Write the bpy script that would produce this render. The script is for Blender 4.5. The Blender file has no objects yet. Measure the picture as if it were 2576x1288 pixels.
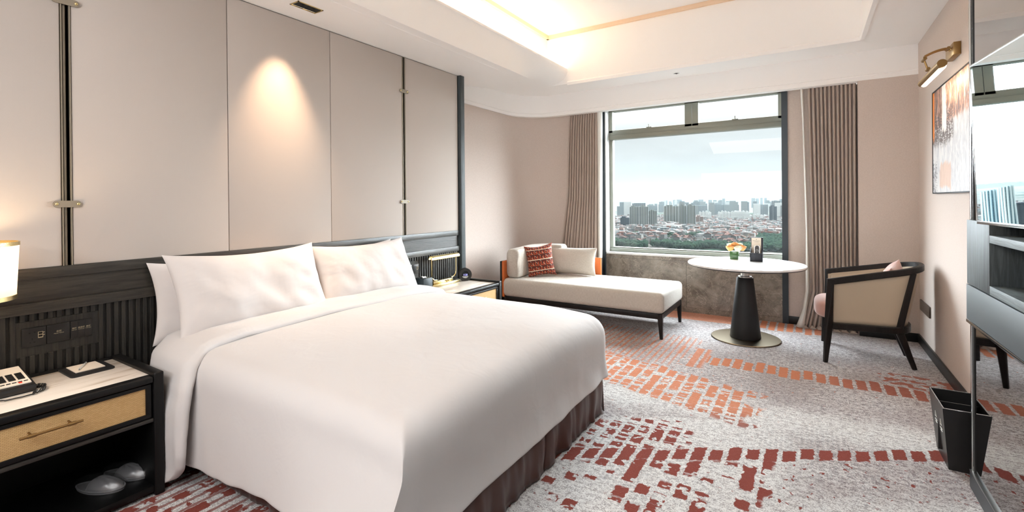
import bpy, bmesh, math, random
from mathutils import Vector, Matrix, noise
random.seed(7)
R = math.radians
sc = bpy.context.scene
col = sc.collection

# ------------------------------------------------------------------ camera
YAW, PITCH, ROLL, F, PX, PY = -0.5621205561, -0.0038143684, -0.0085200993, 1188.196, 1287.80, 511.105
CAM = Vector((3.4812, 0, 1.38))
_c, _s = math.cos(YAW), math.sin(YAW)
_fw = Vector((_s, _c, 0)); _rt = Vector((_c, -_s, 0)); _up = Vector((0, 0, 1))
FW = _fw * math.cos(PITCH) + _up * math.sin(PITCH); _u2 = _up * math.cos(PITCH) - _fw * math.sin(PITCH)
RT = _rt * math.cos(ROLL) + _u2 * math.sin(ROLL); UP = _u2 * math.cos(ROLL) - _rt * math.sin(ROLL)
cd = bpy.data.cameras.new('camera'); cam = bpy.data.objects.new('camera', cd); col.objects.link(cam)
m = Matrix((( RT.x, UP.x, -FW.x, CAM.x), (RT.y, UP.y, -FW.y, CAM.y), (RT.z, UP.z, -FW.z, CAM.z), (0, 0, 0, 1)))
cam.matrix_world = m
cd.sensor_width = 36; cd.lens = F / 2576 * 36
cd.shift_x = (1288 - PX) / 2576; cd.shift_y = (PY - 644) / 2576
cd.clip_start = .05; cd.clip_end = 30000
sc.camera = cam
def az(u):                       # horizontal viewing direction of an image column
    d = FW + RT * ((u - PX) / F); d.z = 0; return d.normalized()
def far(u, D):                   # a point D metres out along that direction
    d = az(u); return Vector((CAM.x + d.x * D, CAM.y + d.y * D, 0))

# ------------------------------------------------------------------ colour management
sc.view_settings.view_transform = 'Standard'; sc.view_settings.look = 'None'
sc.view_settings.exposure = 0.36; sc.view_settings.gamma = 1.0; sc.view_settings.use_curve_mapping = False
sc.cycles.max_bounces = 10; sc.cycles.diffuse_bounces = 6; sc.cycles.transparent_max_bounces = 16
sc.cycles.sample_clamp_indirect = 6.0; sc.cycles.volume_bounces = 0
sc.cycles.caustics_reflective = False; sc.cycles.caustics_refractive = False

# ------------------------------------------------------------------ node helpers
class S:                         # tiny arithmetic over node sockets
    def __init__(s, t, k): s.t = t; s.k = k
    def _m(s, op, *a, clamp=False):
        n = s.t.nodes.new('ShaderNodeMath'); n.operation = op; n.use_clamp = clamp
        for i, v in enumerate((s,) + a):
            if isinstance(v, S): s.t.links.new(v.k, n.inputs[i])
            else: n.inputs[i].default_value = v
        return S(s.t, n.outputs[0])
    def __add__(s, o): return s._m('ADD', o)
    def __sub__(s, o): return s._m('SUBTRACT', o)
    def __mul__(s, o): return s._m('MULTIPLY', o)
    def __truediv__(s, o): return s._m('DIVIDE', o)
    def floor(s): return s._m('FLOOR')
    def fract(s): return s._m('FRACT')
    def abs(s): return s._m('ABSOLUTE')
    def max(s, o): return s._m('MAXIMUM', o)
    def min(s, o): return s._m('MINIMUM', o)
    def sin(s): return s._m('SINE')
    def step(s, a, b):           # smooth 0..1 as s goes a..b
        n = s.t.nodes.new('ShaderNodeMapRange'); n.interpolation_type = 'SMOOTHSTEP'
        s.t.links.new(s.k, n.inputs[0]); n.inputs[1].default_value = a; n.inputs[2].default_value = b
        n.inputs[3].default_value = 0; n.inputs[4].default_value = 1
        return S(s.t, n.outputs[0])
def vec(t, x, y, z=0.0):
    n = t.nodes.new('ShaderNodeCombineXYZ')
    for i, v in enumerate((x, y, z)):
        if isinstance(v, S): t.links.new(v.k, n.inputs[i])
        else: n.inputs[i].default_value = v
    return n.outputs[0]
def noise_s(t, v, scale, detail=2, rough=.5, dist=0):
    n = t.nodes.new('ShaderNodeTexNoise'); n.inputs['Scale'].default_value = scale
    n.inputs['Detail'].default_value = detail; n.inputs['Roughness'].default_value = rough; n.inputs['Distortion'].default_value = dist
    if v is not None: t.links.new(v, n.inputs['Vector'])
    return S(t, n.outputs['Fac'])
def mixc(t, f, a, b):
    n = t.nodes.new('ShaderNodeMix'); n.data_type = 'RGBA'
    if isinstance(f, S): t.links.new(f.k, n.inputs[0])
    else: n.inputs[0].default_value = f
    for i, v in ((6, a), (7, b)):
        if isinstance(v, (tuple, list)): n.inputs[i].default_value = (*v[:3], 1)
        else: t.links.new(v, n.inputs[i])
    return n.outputs[2]
def coords(t, kind='Object'):
    n = t.nodes.new('ShaderNodeTexCoord'); sp = t.nodes.new('ShaderNodeSeparateXYZ'); t.links.new(n.outputs[kind], sp.inputs[0])
    return n.outputs[kind], S(t, sp.outputs[0]), S(t, sp.outputs[1]), S(t, sp.outputs[2])
def bump(t, bs, h, strength, dist=.01):
    n = t.nodes.new('ShaderNodeBump'); n.inputs['Strength'].default_value = strength; n.inputs['Distance'].default_value = dist
    t.links.new(h.k if isinstance(h, S) else h, n.inputs['Height']); t.links.new(n.outputs[0], bs.inputs['Normal'])
def mat(name, c, rough=.5, metal=0, spec=.5, sheen=0, coat=0):
    mt = bpy.data.materials.new(name); mt.use_nodes = True; t = mt.node_tree; b = t.nodes['Principled BSDF']
    b.inputs['Base Color'].default_value = (*c, 1); b.inputs['Roughness'].default_value = rough; b.inputs['Metallic'].default_value = metal
    b.inputs['Specular IOR Level'].default_value = spec; b.inputs['Sheen Weight'].default_value = sheen; b.inputs['Coat Weight'].default_value = coat
    return mt, t, b
def srgb(r, g, b):
    return tuple(((v / 255) / 12.92 if v <= 10 else (((v / 255) + .055) / 1.055) ** 2.4) for v in (r, g, b))
def setc(t, b, out): t.links.new(out, b.inputs['Base Color'])

# ------------------------------------------------------------------ world: bright overcast sky
w = bpy.data.worlds.new('overcast'); sc.world = w; w.use_nodes = True; t = w.node_tree; bg = t.nodes['Background']
v, X, Y, Z = coords(t, 'Generated')
up1 = Z.step(0.0, .10); up2 = Z.step(.125, .24)
cl = noise_s(t, vec(t, X, Y, Z * 4.0), 4.0, 4, .55).step(.42, .68)
c1 = mixc(t, up1, (.78, .92, .96), (.88, .955, .97))
c2 = mixc(t, cl * (up1 * .6 + .1), c1, (.78, .84, .855))
c3 = mixc(t, up2, c2, (2.2, 2.25, 2.25))
t.links.new(c3, bg.inputs[0]); bg.inputs[1].default_value = 0.68

# ------------------------------------------------------------------ large lights
def light(name, kind, loc, energy, color, rot=None, target=None, **k):
    d = bpy.data.lights.new(name, kind); d.energy = energy; d.color = color
    for a, v in k.items(): setattr(d, a, v)
    o = bpy.data.objects.new(name, d); col.objects.link(o); o.location = loc
    if target is not None: o.rotation_euler = (Vector(target) - Vector(loc)).to_track_quat('-Z', 'Y').to_euler()
    elif rot: o.rotation_euler = rot
    return o
SUN = light('daylight', 'SUN', (-4, 14, 6), 34.0, (.84, .94, 1.0), target=(2.3, 2.0, 0.0), angle=R(90))
SUN2 = light('daylight_from_right', 'SUN', (12, 17, 7), 20.0, (.86, .95, 1.0), target=(0, 4.6, 1.2), angle=R(60))
FILL_DOWN = light('added_fill_down', 'AREA', (2.9, -.7, 2.80), 68, (.98, .985, 1.0), rot=(R(18), 0, 0), shape='RECTANGLE', size=3.2, size_y=1.2)  # fill light added behind the camera, not a known fixture
FILL_UP = light('added_fill_up', 'AREA', (2.2, -1.2, 1.95), 34, (.97, .985, 1.0), target=(2.2, 2.2, 3.1), shape='RECTANGLE', size=2.4, size_y=.3)  # unseen fill aimed upwards, added to brighten the ceiling
COVE = light('cove_strip_light', 'AREA', (.74, 2.6, 3.0), 24, (1.0, .76, .50), rot=(R(180), R(-8), 0), shape='RECTANGLE', size=.06, size_y=5.3)

# ------------------------------------------------------------------ mesh helpers
LOC = {}
class MB:
    def __init__(s): s.bm = bmesh.new()
    def _new(s, f):
        n0 = len(s.bm.verts); f(); s.bm.verts.ensure_lookup_table(); return s.bm.verts[n0:]
    def box(s, x0, x1, y0, y1, z0, z1, bev=0, seg=2, M=None):
        if not bev:
            vs = [s.bm.verts.new((x, y, z)) for x in (x0, x1) for y in (y0, y1) for z in (z0, z1)]
            for q in ((0, 1, 3, 2), (4, 6, 7, 5), (0, 4, 5, 1), (2, 3, 7, 6), (0, 2, 6, 4), (1, 5, 7, 3)): s.bm.faces.new([vs[i] for i in q])
            if M:
                for v in vs: v.co = M @ v.co
            return s
        r = bmesh.ops.create_cube(s.bm, size=1); vs = r['verts']
        for v in vs: v.co = Vector((x0 + (v.co.x + .5) * (x1 - x0), y0 + (v.co.y + .5) * (y1 - y0), z0 + (v.co.z + .5) * (z1 - z0)))
        if bev:
            es = list({e for v in vs for e in v.link_edges})
            rr = bmesh.ops.bevel(s.bm, geom=es, offset=bev, segments=seg, affect='EDGES', profile=.5); vs = list({v for f in rr['faces'] for v in f.verts} | {v for v in vs if v.is_valid})
        if M:
            for v in vs: v.co = M @ v.co
        return s
    def cyl(s, p0, p1, r0, r1=None, seg=20, cap=True):
        p0, p1 = Vector(p0), Vector(p1); r1 = r0 if r1 is None else r1
        q = (p1 - p0).to_track_quat('Z', 'Y'); a = []; b = []
        for i in range(seg):
            th = 2 * math.pi * i / seg; d = q @ Vector((math.cos(th), math.sin(th), 0))
            a.append(s.bm.verts.new(p0 + d * r0)); b.append(s.bm.verts.new(p1 + d * r1))
        for i in range(seg): s.bm.faces.new((a[i], a[(i + 1) % seg], b[(i + 1) % seg], b[i]))
        if cap: s.bm.faces.new(a[::-1]); s.bm.faces.new(b)
        return s
    def tube(s, pts, r, seg=10, sec=None):       # sec: optional (half_width, half_height) rectangle section
        pts = [Vector(p) for p in pts]; rings = []; up = Vector((0, 0, 1))
        for i, p in enumerate(pts):
            d = (pts[min(i + 1, len(pts) - 1)] - pts[max(i - 1, 0)]).normalized()
            side = d.cross(up); side = side.normalized() if side.length > .05 else Vector((1, 0, 0)); u = side.cross(d).normalized()
            if sec:
                a, b = sec[i] if isinstance(sec, list) else sec; c = min(a, b) * .3
                sh = [(a, b - c), (a - c, b), (-a + c, b), (-a, b - c), (-a, -b + c), (-a + c, -b), (a - c, -b), (a, -b + c)]
                rings.append([s.bm.verts.new(p + side * x + u * y) for x, y in sh])
            else:
                rr = r[i] if isinstance(r, list) else r
                rings.append([s.bm.verts.new(p + side * math.cos(2 * math.pi * k / seg) * rr + u * math.sin(2 * math.pi * k / seg) * rr) for k in range(seg)])
        for A, B in zip(rings, rings[1:]):
            n = len(A)
            for k in range(n): s.bm.faces.new((A[k], A[(k + 1) % n], B[(k + 1) % n], B[k]))
        s.bm.faces.new(rings[0][::-1]); s.bm.faces.new(rings[-1]); return s
    def lathe(s, prof, c, seg=48):
        c = Vector(c); rings = []
        for r, z in prof:
            if r < 1e-5: rings.append([s.bm.verts.new(c + Vector((0, 0, z)))])
            else: rings.append([s.bm.verts.new(c + Vector((r * math.cos(2 * math.pi * k / seg), r * math.sin(2 * math.pi * k / seg), z))) for k in range(seg)])
        for A, B in zip(rings, rings[1:]):
            for k in range(seg):
                k2 = (k + 1) % seg
                if len(A) == 1 and len(B) > 1: s.bm.faces.new((A[0], B[k2], B[k]))
                elif len(B) == 1 and len(A) > 1: s.bm.faces.new((A[k], A[k2], B[0]))
                elif len(A) > 1: s.bm.faces.new((A[k], A[k2], B[k2], B[k]))
        return s
    def grid(s, f, nu, nv, wrap=False):
        g = [[s.bm.verts.new(Vector(f(i / nu, j / nv))) for j in range(nv + (0 if wrap else 1))] for i in range(nu + 1)]
        n = len(g[0])
        for i in range(nu):
            for j in range(n if wrap else n - 1):
                k = (j + 1) % n; s.bm.faces.new((g[i][j], g[i + 1][j], g[i + 1][k], g[i][k]))
        return s
    def prism(s, poly, ax, a, b):                # polygon in the two other axes, extruded along ax
        def P(p, t): return {'x': (t, p[0], p[1]), 'y': (p[0], t, p[1]), 'z': (p[0], p[1], t)}[ax]
        A = [s.bm.verts.new(P(p, a)) for p in poly]; B = [s.bm.verts.new(P(p, b)) for p in poly]; n = len(poly)
        for i in range(n): s.bm.faces.new((A[i], A[(i + 1) % n], B[(i + 1) % n], B[i]))
        s.bm.faces.new(A[::-1]); s.bm.faces.new(B); return s
    def poly(s, pts): s.bm.faces.new([s.bm.verts.new(Vector(p)) for p in pts]); return s
    def ico(s, c, r, sub=2, sc_=(1, 1, 1), rough=0):
        vs = bmesh.ops.create_icosphere(s.bm, subdivisions=sub, radius=r)['verts']
        for v in vs:
            k = 1 + rough * noise.noise(v.co * (2.2 / r) + Vector(c) * 3)
            v.co = Vector((v.co.x * sc_[0] * k, v.co.y * sc_[1] * k, v.co.z * sc_[2] * k)) + Vector(c)
        return s
    def build(s, name, m_, parent=None, smooth=True, ang=35, solid=0, sub=0, off=-1):
        bm = s.bm; bmesh.ops.recalc_face_normals(bm, faces=bm.faces)
        if parent is not None:
            L = LOC[parent]
            for v in bm.verts: v.co -= L
        me = bpy.data.meshes.new(name); bm.to_mesh(me); bm.free()
        if smooth:
            for p in me.polygons: p.use_smooth = True
            me.set_sharp_from_angle(angle=R(ang))
        me.materials.append(m_)
        o = bpy.data.objects.new(name, me); col.objects.link(o)
        if parent is not None: o.parent = parent; LOC[o] = LOC[parent]
        else: LOC[o] = Vector((0, 0, 0))
        if solid: q = o.modifiers.new('thick', 'SOLIDIFY'); q.thickness = solid; q.offset = off
        if sub: q = o.modifiers.new('sub', 'SUBSURF'); q.levels = sub; q.render_levels = sub
        return o
def empty(name, loc):
    o = bpy.data.objects.new(name, None); col.objects.link(o); o.location = loc; o.empty_display_size = .1; LOC[o] = Vector(loc); return o
def tag(o, label=None, cat=None, group=None, kind=None):
    if label: o['label'] = label
    if cat: o['category'] = cat
    if group: o['group'] = group
    if kind: o['kind'] = kind
    return o
def struct(o): o['kind'] = 'structure'; return o
def copy_tree(o, parent=None):
    c = o.copy(); col.objects.link(c)
    if parent: c.parent = parent
    for ch in [x for x in list(bpy.data.objects) if x.parent == o]: copy_tree(ch, c)
    return c
def arc(cx, cy, r, a0, a1, n): return [(cx + r * math.cos(R(a0 + (a1 - a0) * i / n)), cy + r * math.sin(R(a0 + (a1 - a0) * i / n))) for i in range(n + 1)]
def ss(a, b, x): x = max(0, min(1, (x - a) / (b - a))); return x * x * (3 - 2 * x)
def lerp(a, b, t_): return a + (b - a) * t_
def pw(tab, x):                                  # piecewise-linear lookup
    if x <= tab[0][0]: return tab[0][1]
    for (a, p), (b, q) in zip(tab, tab[1:]):
        if x <= b: return p + (q - p) * (x - a) / (b - a)
    return tab[-1][1]

# ------------------------------------------------------------------ materials
M = {}
def cloth(name, c, rough=.9, sheen=.2, sc_=900, st=.15, mottle=.08):
    mt, t, b = mat(name, c, rough, sheen=sheen, spec=.2)
    v, X, Y, Z = coords(t); n = noise_s(t, v, sc_, 2); n2 = noise_s(t, v, 14, 3)
    setc(t, b, mixc(t, n2 * mottle + n * mottle, c, tuple(x * .55 for x in c))); bump(t, b, n, st, .002); M[name] = mt
def linen(name, c, c2):                          # slub weave with long threads both ways
    mt, t, b = mat(name, c, .95, sheen=.2, spec=.2); v, X, Y, Z = coords(t)
    a = noise_s(t, vec(t, X * 40.0, Y * 40.0, Z * 700.0), 1, 2); d = noise_s(t, vec(t, X * 600.0, Y * 600.0, Z * 25.0), 1, 2)
    setc(t, b, mixc(t, ((a + d) * .5).step(.35, .65), c, c2)); bump(t, b, a + d, .25, .002); M[name] = mt
mt, t, b = mat('ceiling_paint', srgb(250, 248, 246), .9); M['ceiling'] = mt
mt, t, b = mat('plaster_white', srgb(250, 248, 246), .7); M['plaster'] = mt
# textured wallcovering
mt, t, b = mat('wallcovering', srgb(216, 206, 198), .85, spec=.25); v, X, Y, Z = coords(t)
n = noise_s(t, vec(t, X * 90.0, Y * 90.0, Z * 420.0), 1, 3); setc(t, b, mixc(t, n.step(.3, .7), srgb(198, 184, 175), srgb(210, 197, 188))); bump(t, b, n, .12, .002); M['wall'] = mt
# herringbone panel cloth
mt, t, b = mat('herringbone_cloth', srgb(190, 176, 164), .85, spec=.25, sheen=.15); v, X, Y, Z = coords(t)
zig = ((Y * 55.0).fract() - .5).abs() * .018
h = ((Z + zig) * 260.0).fract(); hb = (h - .5).abs().step(.12, .38)
n = noise_s(t, v, 600, 2)
setc(t, b, mixc(t, hb * .45 + n * .25, srgb(202, 193, 185), srgb(176, 165, 156))); bump(t, b, hb, .12, .001); M['panel'] = mt
# dark brushed oak
def wood(name, c1, c2, rough, axis='y', spec=.5):
    mt, t, b = mat(name, c1, rough, spec=spec); v, X, Y, Z = coords(t)
    if axis == 'y': vv = vec(t, X * 8.0, Y * 1.6, Z * 26.0)
    elif axis == 'z': vv = vec(t, X * 26.0, Y * 26.0, Z * 1.6)
    else: vv = vec(t, X * 1.6, Y * 26.0, Z * 26.0)
    n = noise_s(t, vv, 1.4, 5, .62, 1.4); f = noise_s(t, vv, 9, 3, .6)
    setc(t, b, mixc(t, (n * .7 + f * .3).step(.38, .62), c1, c2)); bump(t, b, (n + f), .35, .003); M[name] = mt
wood('oak', srgb(36, 34, 31), srgb(60, 57, 51), .42, 'y', .6); wood('oak_up', srgb(30, 29, 27), srgb(50, 48, 43), .45, 'z')
wood('oak_grey', srgb(62, 68, 70), srgb(84, 92, 94), .5, 'z', .3); wood('oak_grey_y', srgb(84, 92, 94), srgb(118, 128, 130), .45, 'y', .3)
wood('wenge', srgb(15, 12, 11), srgb(26, 20, 18), .38, 'z', .3)
M['black'] = mat('black_lacquer', srgb(12, 12, 12), .42, spec=.3)[0]
M['blackmatte'] = mat('black_matte', srgb(24, 24, 25), .6)[0]
M['plastic'] = mat('dark_plastic', srgb(30, 29, 29), .38)[0]
M['brass'] = mat('brushed_brass', srgb(190, 165, 115), .32, 1)[0]
M['brass_dark'] = mat('aged_brass', srgb(158, 128, 84), .38, 1)[0]
M['gold'] = mat('polished_gold', srgb(225, 205, 150), .25, 1)[0]
M['bronze'] = mat('champagne_bronze', srgb(150, 138, 118), .3, 1)[0]
M['bronze_paint'] = mat('bronze_paint', srgb(150, 140, 124), .45, .25)[0]
M['steel'] = mat('brushed_steel', srgb(190, 190, 188), .28, 1)[0]
M['chrome'] = mat('chrome_edge', srgb(215, 218, 220), .15, 1)[0]
M['baseboard'] = mat('black_skirting', srgb(20, 22, 23), .4)[0]
M['white'] = mat('white_gloss', srgb(245, 245, 243), .15)[0]
M['paper'] = mat('paper', srgb(235, 222, 205), .8)[0]
M['ink'] = mat('printed_ink', srgb(70, 66, 60), .8)[0]
M['ink_white'] = mat('white_print', srgb(200, 200, 195), .7)[0]
M['mark'] = mat('warm_print', srgb(190, 178, 150), .7)[0]
M['hole'] = mat('socket_hole', srgb(5, 5, 5), .8)[0]
M['navy'] = mat('navy_leather', srgb(38, 42, 52), .5)[0]
M['teal'] = mat('teal_leather', srgb(40, 52, 56), .45)[0]
M['slip_bag'] = None
# white bed linen
mt, t, b = mat('bed_linen', srgb(212, 208, 206), .8, sheen=.1, spec=.25); v, X, Y, Z = coords(t)
n = noise_s(t, v, 7, 3, .5, .6); n2 = noise_s(t, v, 1200, 1); bump(t, b, n * .9 + n2 * .02, .22, .02); M['linen'] = mt
mt, t, b = mat('pillow_linen', srgb(218, 212, 209), .8, sheen=.1, spec=.25); v, X, Y, Z = coords(t)
n = noise_s(t, vec(t, X * 1.0, Y * .7 + Z * .5, Z * 1.2 - Y * .4), 6, 2, .45, .5); bump(t, b, n, .42, .02); M['pillow'] = mt
cloth('skirt', srgb(78, 48, 40), .38, .1, 500, .08); cloth('curtain', srgb(186, 170, 159), .85, .2, 700, .15, .12)
cloth('sheer', srgb(232, 230, 224), .9, .1, 900, .1, .03)
linen('sofa', srgb(205, 198, 188), srgb(176, 167, 155)); linen('sofa_pillow', srgb(212, 205, 195), srgb(190, 181, 170))
cloth('pink', srgb(205, 160, 148), .95, .5, 260, .5, .35); cloth('beige_leather', srgb(178, 163, 143), .5, .05, 500, .05, .03)
cloth('orange_leather', srgb(196, 104, 52), .5, .05, 300, .08, .06)
cloth('slipper', srgb(120, 120, 122), .8, .2, 500, .2, .1)
# patterned cushion
mt, t, b = mat('rust_print', srgb(150, 60, 35), .8, sheen=.1); v, X, Y, Z = coords(t, 'UV')
u1 = X * 6.5; v1 = Y * 7.5
ln1 = ((u1 + v1).fract() - .5).abs().step(.40, .46); ln2 = ((u1 - v1).fract() - .5).abs().step(.40, .46); ln3 = ((v1 * .5).fract() - .5).abs().step(.455, .475)
tri = ((u1 * 2.0).fract() - .5).abs() + (v1 * 1.0).fract() * .6; tm = tri.step(.42, .46)
cc = mixc(t, tm, srgb(196, 84, 46), srgb(96, 36, 24)); cc = mixc(t, ln1.max(ln2) * .9, cc, srgb(70, 26, 18))
wh = ((u1 + v1).fract() - .5).abs().step(.455, .48) * ((u1 * 1.5).fract().step(.3, .45))
cc = mixc(t, wh.max(ln3), cc, srgb(232, 214, 190)); setc(t, b, cc); M['print'] = mt
# rattan
mt, t, b = mat('woven_rattan', srgb(196, 156, 100), .55); v, X, Y, Z = coords(t)
br = t.nodes.new('ShaderNodeTexBrick'); br.inputs['Scale'].default_value = 1; br.inputs['Brick Width'].default_value = .011; br.inputs['Row Height'].default_value = .005
br.inputs['Mortar Size'].default_value = .0009; br.inputs['Mortar Smooth'].default_value = .6
br.inputs['Color1'].default_value = (*srgb(226, 190, 132), 1); br.inputs['Color2'].default_value = (*srgb(214, 175, 116), 1); br.inputs['Mortar'].default_value = (*srgb(190, 150, 98), 1)
t.links.new(vec(t, Y, Z, 0.0), br.inputs['Vector']); setc(t, b, br.outputs['Color']); bump(t, b, (S(t, br.outputs['Fac']) * -1.0), .6, .003); M['rattan'] = mt
# pale vein marble
mt, t, b = mat('pale_marble', srgb(225, 214, 200), .22); v, X, Y, Z = coords(t)
n = noise_s(t, vec(t, X * 7.0, Y * 1.0, Z), 2.2, 5, .6, .6); setc(t, b, mixc(t, n.step(.45, .7), srgb(232, 222, 210), srgb(190, 172, 152))); M['marble'] = mt
mt, t, b = mat('white_marble', srgb(240, 240, 238), .12); v, X, Y, Z = coords(t)
n = noise_s(t, v, 3, 5, .6, 1.5); setc(t, b, mixc(t, n.step(.5, .75), srgb(243, 243, 241), srgb(222, 226, 226))); M['table_marble'] = mt
# brown-grey wall marble
mt, t, b = mat('grey_brown_marble', srgb(130, 120, 108), .22); v, X, Y, Z = coords(t)
n = noise_s(t, v, 3.0, 8, .68, .9); n2 = noise_s(t, v, 13, 5, .6, .4)
vein = ((noise_s(t, v, 2.6, 4, .6, 2.2) - .5).abs()).step(0.0, .012); vein2 = ((noise_s(t, v, 4.5, 3, .6, 2.8) - .47).abs()).step(0.0, .008)
cc = mixc(t, (n * .65 + n2 * .35).step(.33, .68), srgb(104, 94, 84), srgb(160, 152, 141)); cc = mixc(t, vein * vein2 * -1.0 + 1.0, cc, srgb(166, 156, 143)); setc(t, b, cc); M['stone'] = mt
M['frame'] = mat('window_frame_grey', srgb(132, 134, 124), .45, .3)[0]
M['frame_dark'] = mat('dark_window_trim', srgb(52, 60, 66), .35, .3)[0]
M['sill'] = mat('sill_white', srgb(238, 240, 240), .3)[0]
# glass
mt = bpy.data.materials.new('window_glass'); mt.use_nodes = True; t = mt.node_tree; t.nodes.clear()
o_ = t.nodes.new('ShaderNodeOutputMaterial'); mx = t.nodes.new('ShaderNodeMixShader'); tr = t.nodes.new('ShaderNodeBsdfTransparent'); gl = t.nodes.new('ShaderNodeBsdfGlossy')
tr.inputs[0].default_value = (.985, .99, .99, 1); gl.inputs['Roughness'].default_value = .0; mx.inputs[0].default_value = .012
t.links.new(tr.outputs[0], mx.inputs[1]); t.links.new(gl.outputs[0], mx.inputs[2]); t.links.new(mx.outputs[0], o_.inputs[0]); M['glass'] = mt
def mirror(name, c, rough):
    mt, t, b = mat(name, c, rough, 1); M[name] = mt
mirror('mirror', srgb(158, 154, 152), .015); mirror('tv_screen', srgb(216, 228, 232), .01)
def emit(name, c, st, base=(.9, .9, .9)):
    mt, t, b = mat(name, base, .5); b.inputs['Emission Color'].default_value = (*c, 1); b.inputs['Emission Strength'].default_value = st; M[name] = mt
emit('led_warm', (1, .86, .66), 9); emit('led_tube', (1, .88, .72), 5); emit('bulb', (1, .78, .5), 8); emit('clock_digits', (.45, .45, 1), 1.6, (.1, .1, .2)); emit('red_led', (1, .05, .02), 1.2, (.5, 0, 0))
# lamp shade: translucent mesh cloth
mt = bpy.data.materials.new('lamp_shade_cloth'); mt.use_nodes = True; t = mt.node_tree; b = t.nodes['Principled BSDF']; b.inputs['Base Color'].default_value = (*srgb(245, 225, 200), 1)
tl = t.nodes.new('ShaderNodeBsdfTranslucent'); tl.inputs[0].default_value = (*srgb(255, 236, 214), 1); mx = t.nodes.new('ShaderNodeMixShader'); mx.inputs[0].default_value = .65
t.links.new(b.outputs[0], mx.inputs[1]); t.links.new(tl.outputs[0], mx.inputs[2]); t.links.new(mx.outputs[0], t.nodes['Material Output'].inputs[0]); M['shade'] = mt
# clear plastic bag film
mt = bpy.data.materials.new('clear_film'); mt.use_nodes = True; t = mt.node_tree; t.nodes.clear(); o_ = t.nodes.new('ShaderNodeOutputMaterial')
mx = t.nodes.new('ShaderNodeMixShader'); tr = t.nodes.new('ShaderNodeBsdfTransparent'); gl = t.nodes.new('ShaderNodeBsdfGlossy'); gl.inputs['Roughness'].default_value = .35; mx.inputs[0].default_value = .12
t.links.new(tr.outputs[0], mx.inputs[1]); t.links.new(gl.outputs[0], mx.inputs[2]); t.links.new(mx.outputs[0], o_.inputs[0]); M['film'] = mt

# carpet
mt, t, b = mat('patterned_carpet', (.5, .5, .5), .95, spec=.1, sheen=.1); v, X, Y, Z = coords(t)
P2 = 1.0 / .0835
fine = noise_s(t, v, 34, 3, .6); fine2 = noise_s(t, vec(t, X * 1.0, Y * 1.0, 9.0), 34, 3, .6); ragged = fine - .5
xw = X + ragged * .030; yw = Y + (fine2 - .5) * .045
ci = (xw * P2).floor(); cf = (xw * P2).fract(); bar = ((cf - .5).abs() * -1.0).step(-.385, -.335)
jit = noise_s(t, vec(t, ci * 3.71, 0.0, 1.7), 1, 0) - .5; jit2 = noise_s(t, vec(t, ci * 9.13, 4.0, 7.7), 1, 0) - .5
def cells(f, k, th): return noise_s(t, vec(t, ci * k, yw * f, k), 1, 1.0, .6).step(th, th + .02)
cut2 = cells(10.0, 7.7, .475) * noise_s(t, vec(t, X, Y, 3.3), 15, 2, .5).step(.40, .43); cut3 = cells(22.0, 5.13, .475) * noise_s(t, vec(t, X, Y, 6.3), 22, 2, .5).step(.40, .43)
big = noise_s(t, v, 1.7, 3, .55); mid_ = noise_s(t, v, 6, 3, .6)
def gate(q, a, b_, s_=.03): return q.step(a - s_, a + s_) * (q.step(b_ - s_, b_ + s_) * -1.0 + 1.0)
def inv(q): return q * -1.0 + 1.0
L1 = yw - (X - 2.535) * .583 - 2.447 + jit * .05; hw = (jit2 * .10).max(0.0)
r1 = inv((L1.abs() - hw).step(.056, .064)) * bar
wob = (mid_ - .5) * .5
L1r = Y + wob * .5 - (X - 2.535) * .583 - 2.447
r1b = gate(L1r, -.85, -.07, .02) * inv((X + wob).step(3.30, 3.34)) * cut2 * bar * cells(2.6, 2.2, .40)
r1c = gate(L1r, .06, .48, .02) * inv((X + wob).step(2.86, 2.9)) * cut3 * bar
r1d = gate(L1r, -.50, -.08, .02) * (X + wob).step(3.30, 3.34) * noise_s(t, vec(t, xw * 1.3, yw, 8.0), 20, 2).step(.64, .66) * bar
L2 = yw - 4.36 + (X - 2.7) * .04 + jit * .10; L2h = (jit2 * .14).max(0.0)
o1 = inv((L2.abs() - L2h).step(.100, .110)) * bar * X.step(2.70, 2.74)
o1b = inv((L2.abs() - .02).step(.24, .27)) * bar * X.step(2.44, 2.48) * inv(X.step(2.70, 2.74)) * cells(1.3, 8.8, .42)
c2y = Y + (X - 2.1) * .28 + wob * .3
o2 = gate(c2y, 3.44, 4.06, .02) * inv((X + wob).step(3.14, 3.18)) * cut3.max(cells(14.0, 6.6, .50)) * bar
xs = (X * 18.0 + ragged * .3).fract(); thin = inv((xs - .5).abs().step(.14, .22))
s1 = gate(Y + X * .1 + wob * .4, 4.28, 5.2, .05) * inv((X + wob).step(2.55, 2.6)) * thin * (mid_.step(.3, .7) * .5 + .35)
o3 = gate(Y - (X - 3.3).abs() * .08 - jit * .16, 5.66, 6.3, .012) * X.step(2.86, 2.9) * inv(X.step(3.62, 3.66)) * bar
o4 = (Y + wob * .1).step(5.68, 5.72) * inv(X.step(2.78, 2.95)) * .75
o5 = gate(Y + wob * .3, 4.42, 4.74, .02) * (X + wob * .3).step(3.92, 3.95) * noise_s(t, v, 13, 2).step(.50, .53)
n1 = gate(Y, .2, 1.25, .1) * (thin * .8).max(bar * cut2) * inv(X.step(1.9, 2.1))
specks = noise_s(t, vec(t, X * 1.5, Y * 1.3, 5.0), 22, 2).step(.69, .70) * noise_s(t, v, 2.4, 2).step(.45, .55)
fleck = noise_s(t, vec(t, X * 1.0, Y * 1.3, 0.0), 130, 4, .8); fleck2 = noise_s(t, vec(t, X * 1.0, Y * 1.4, 4.0), 30, 5, .8)
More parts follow.
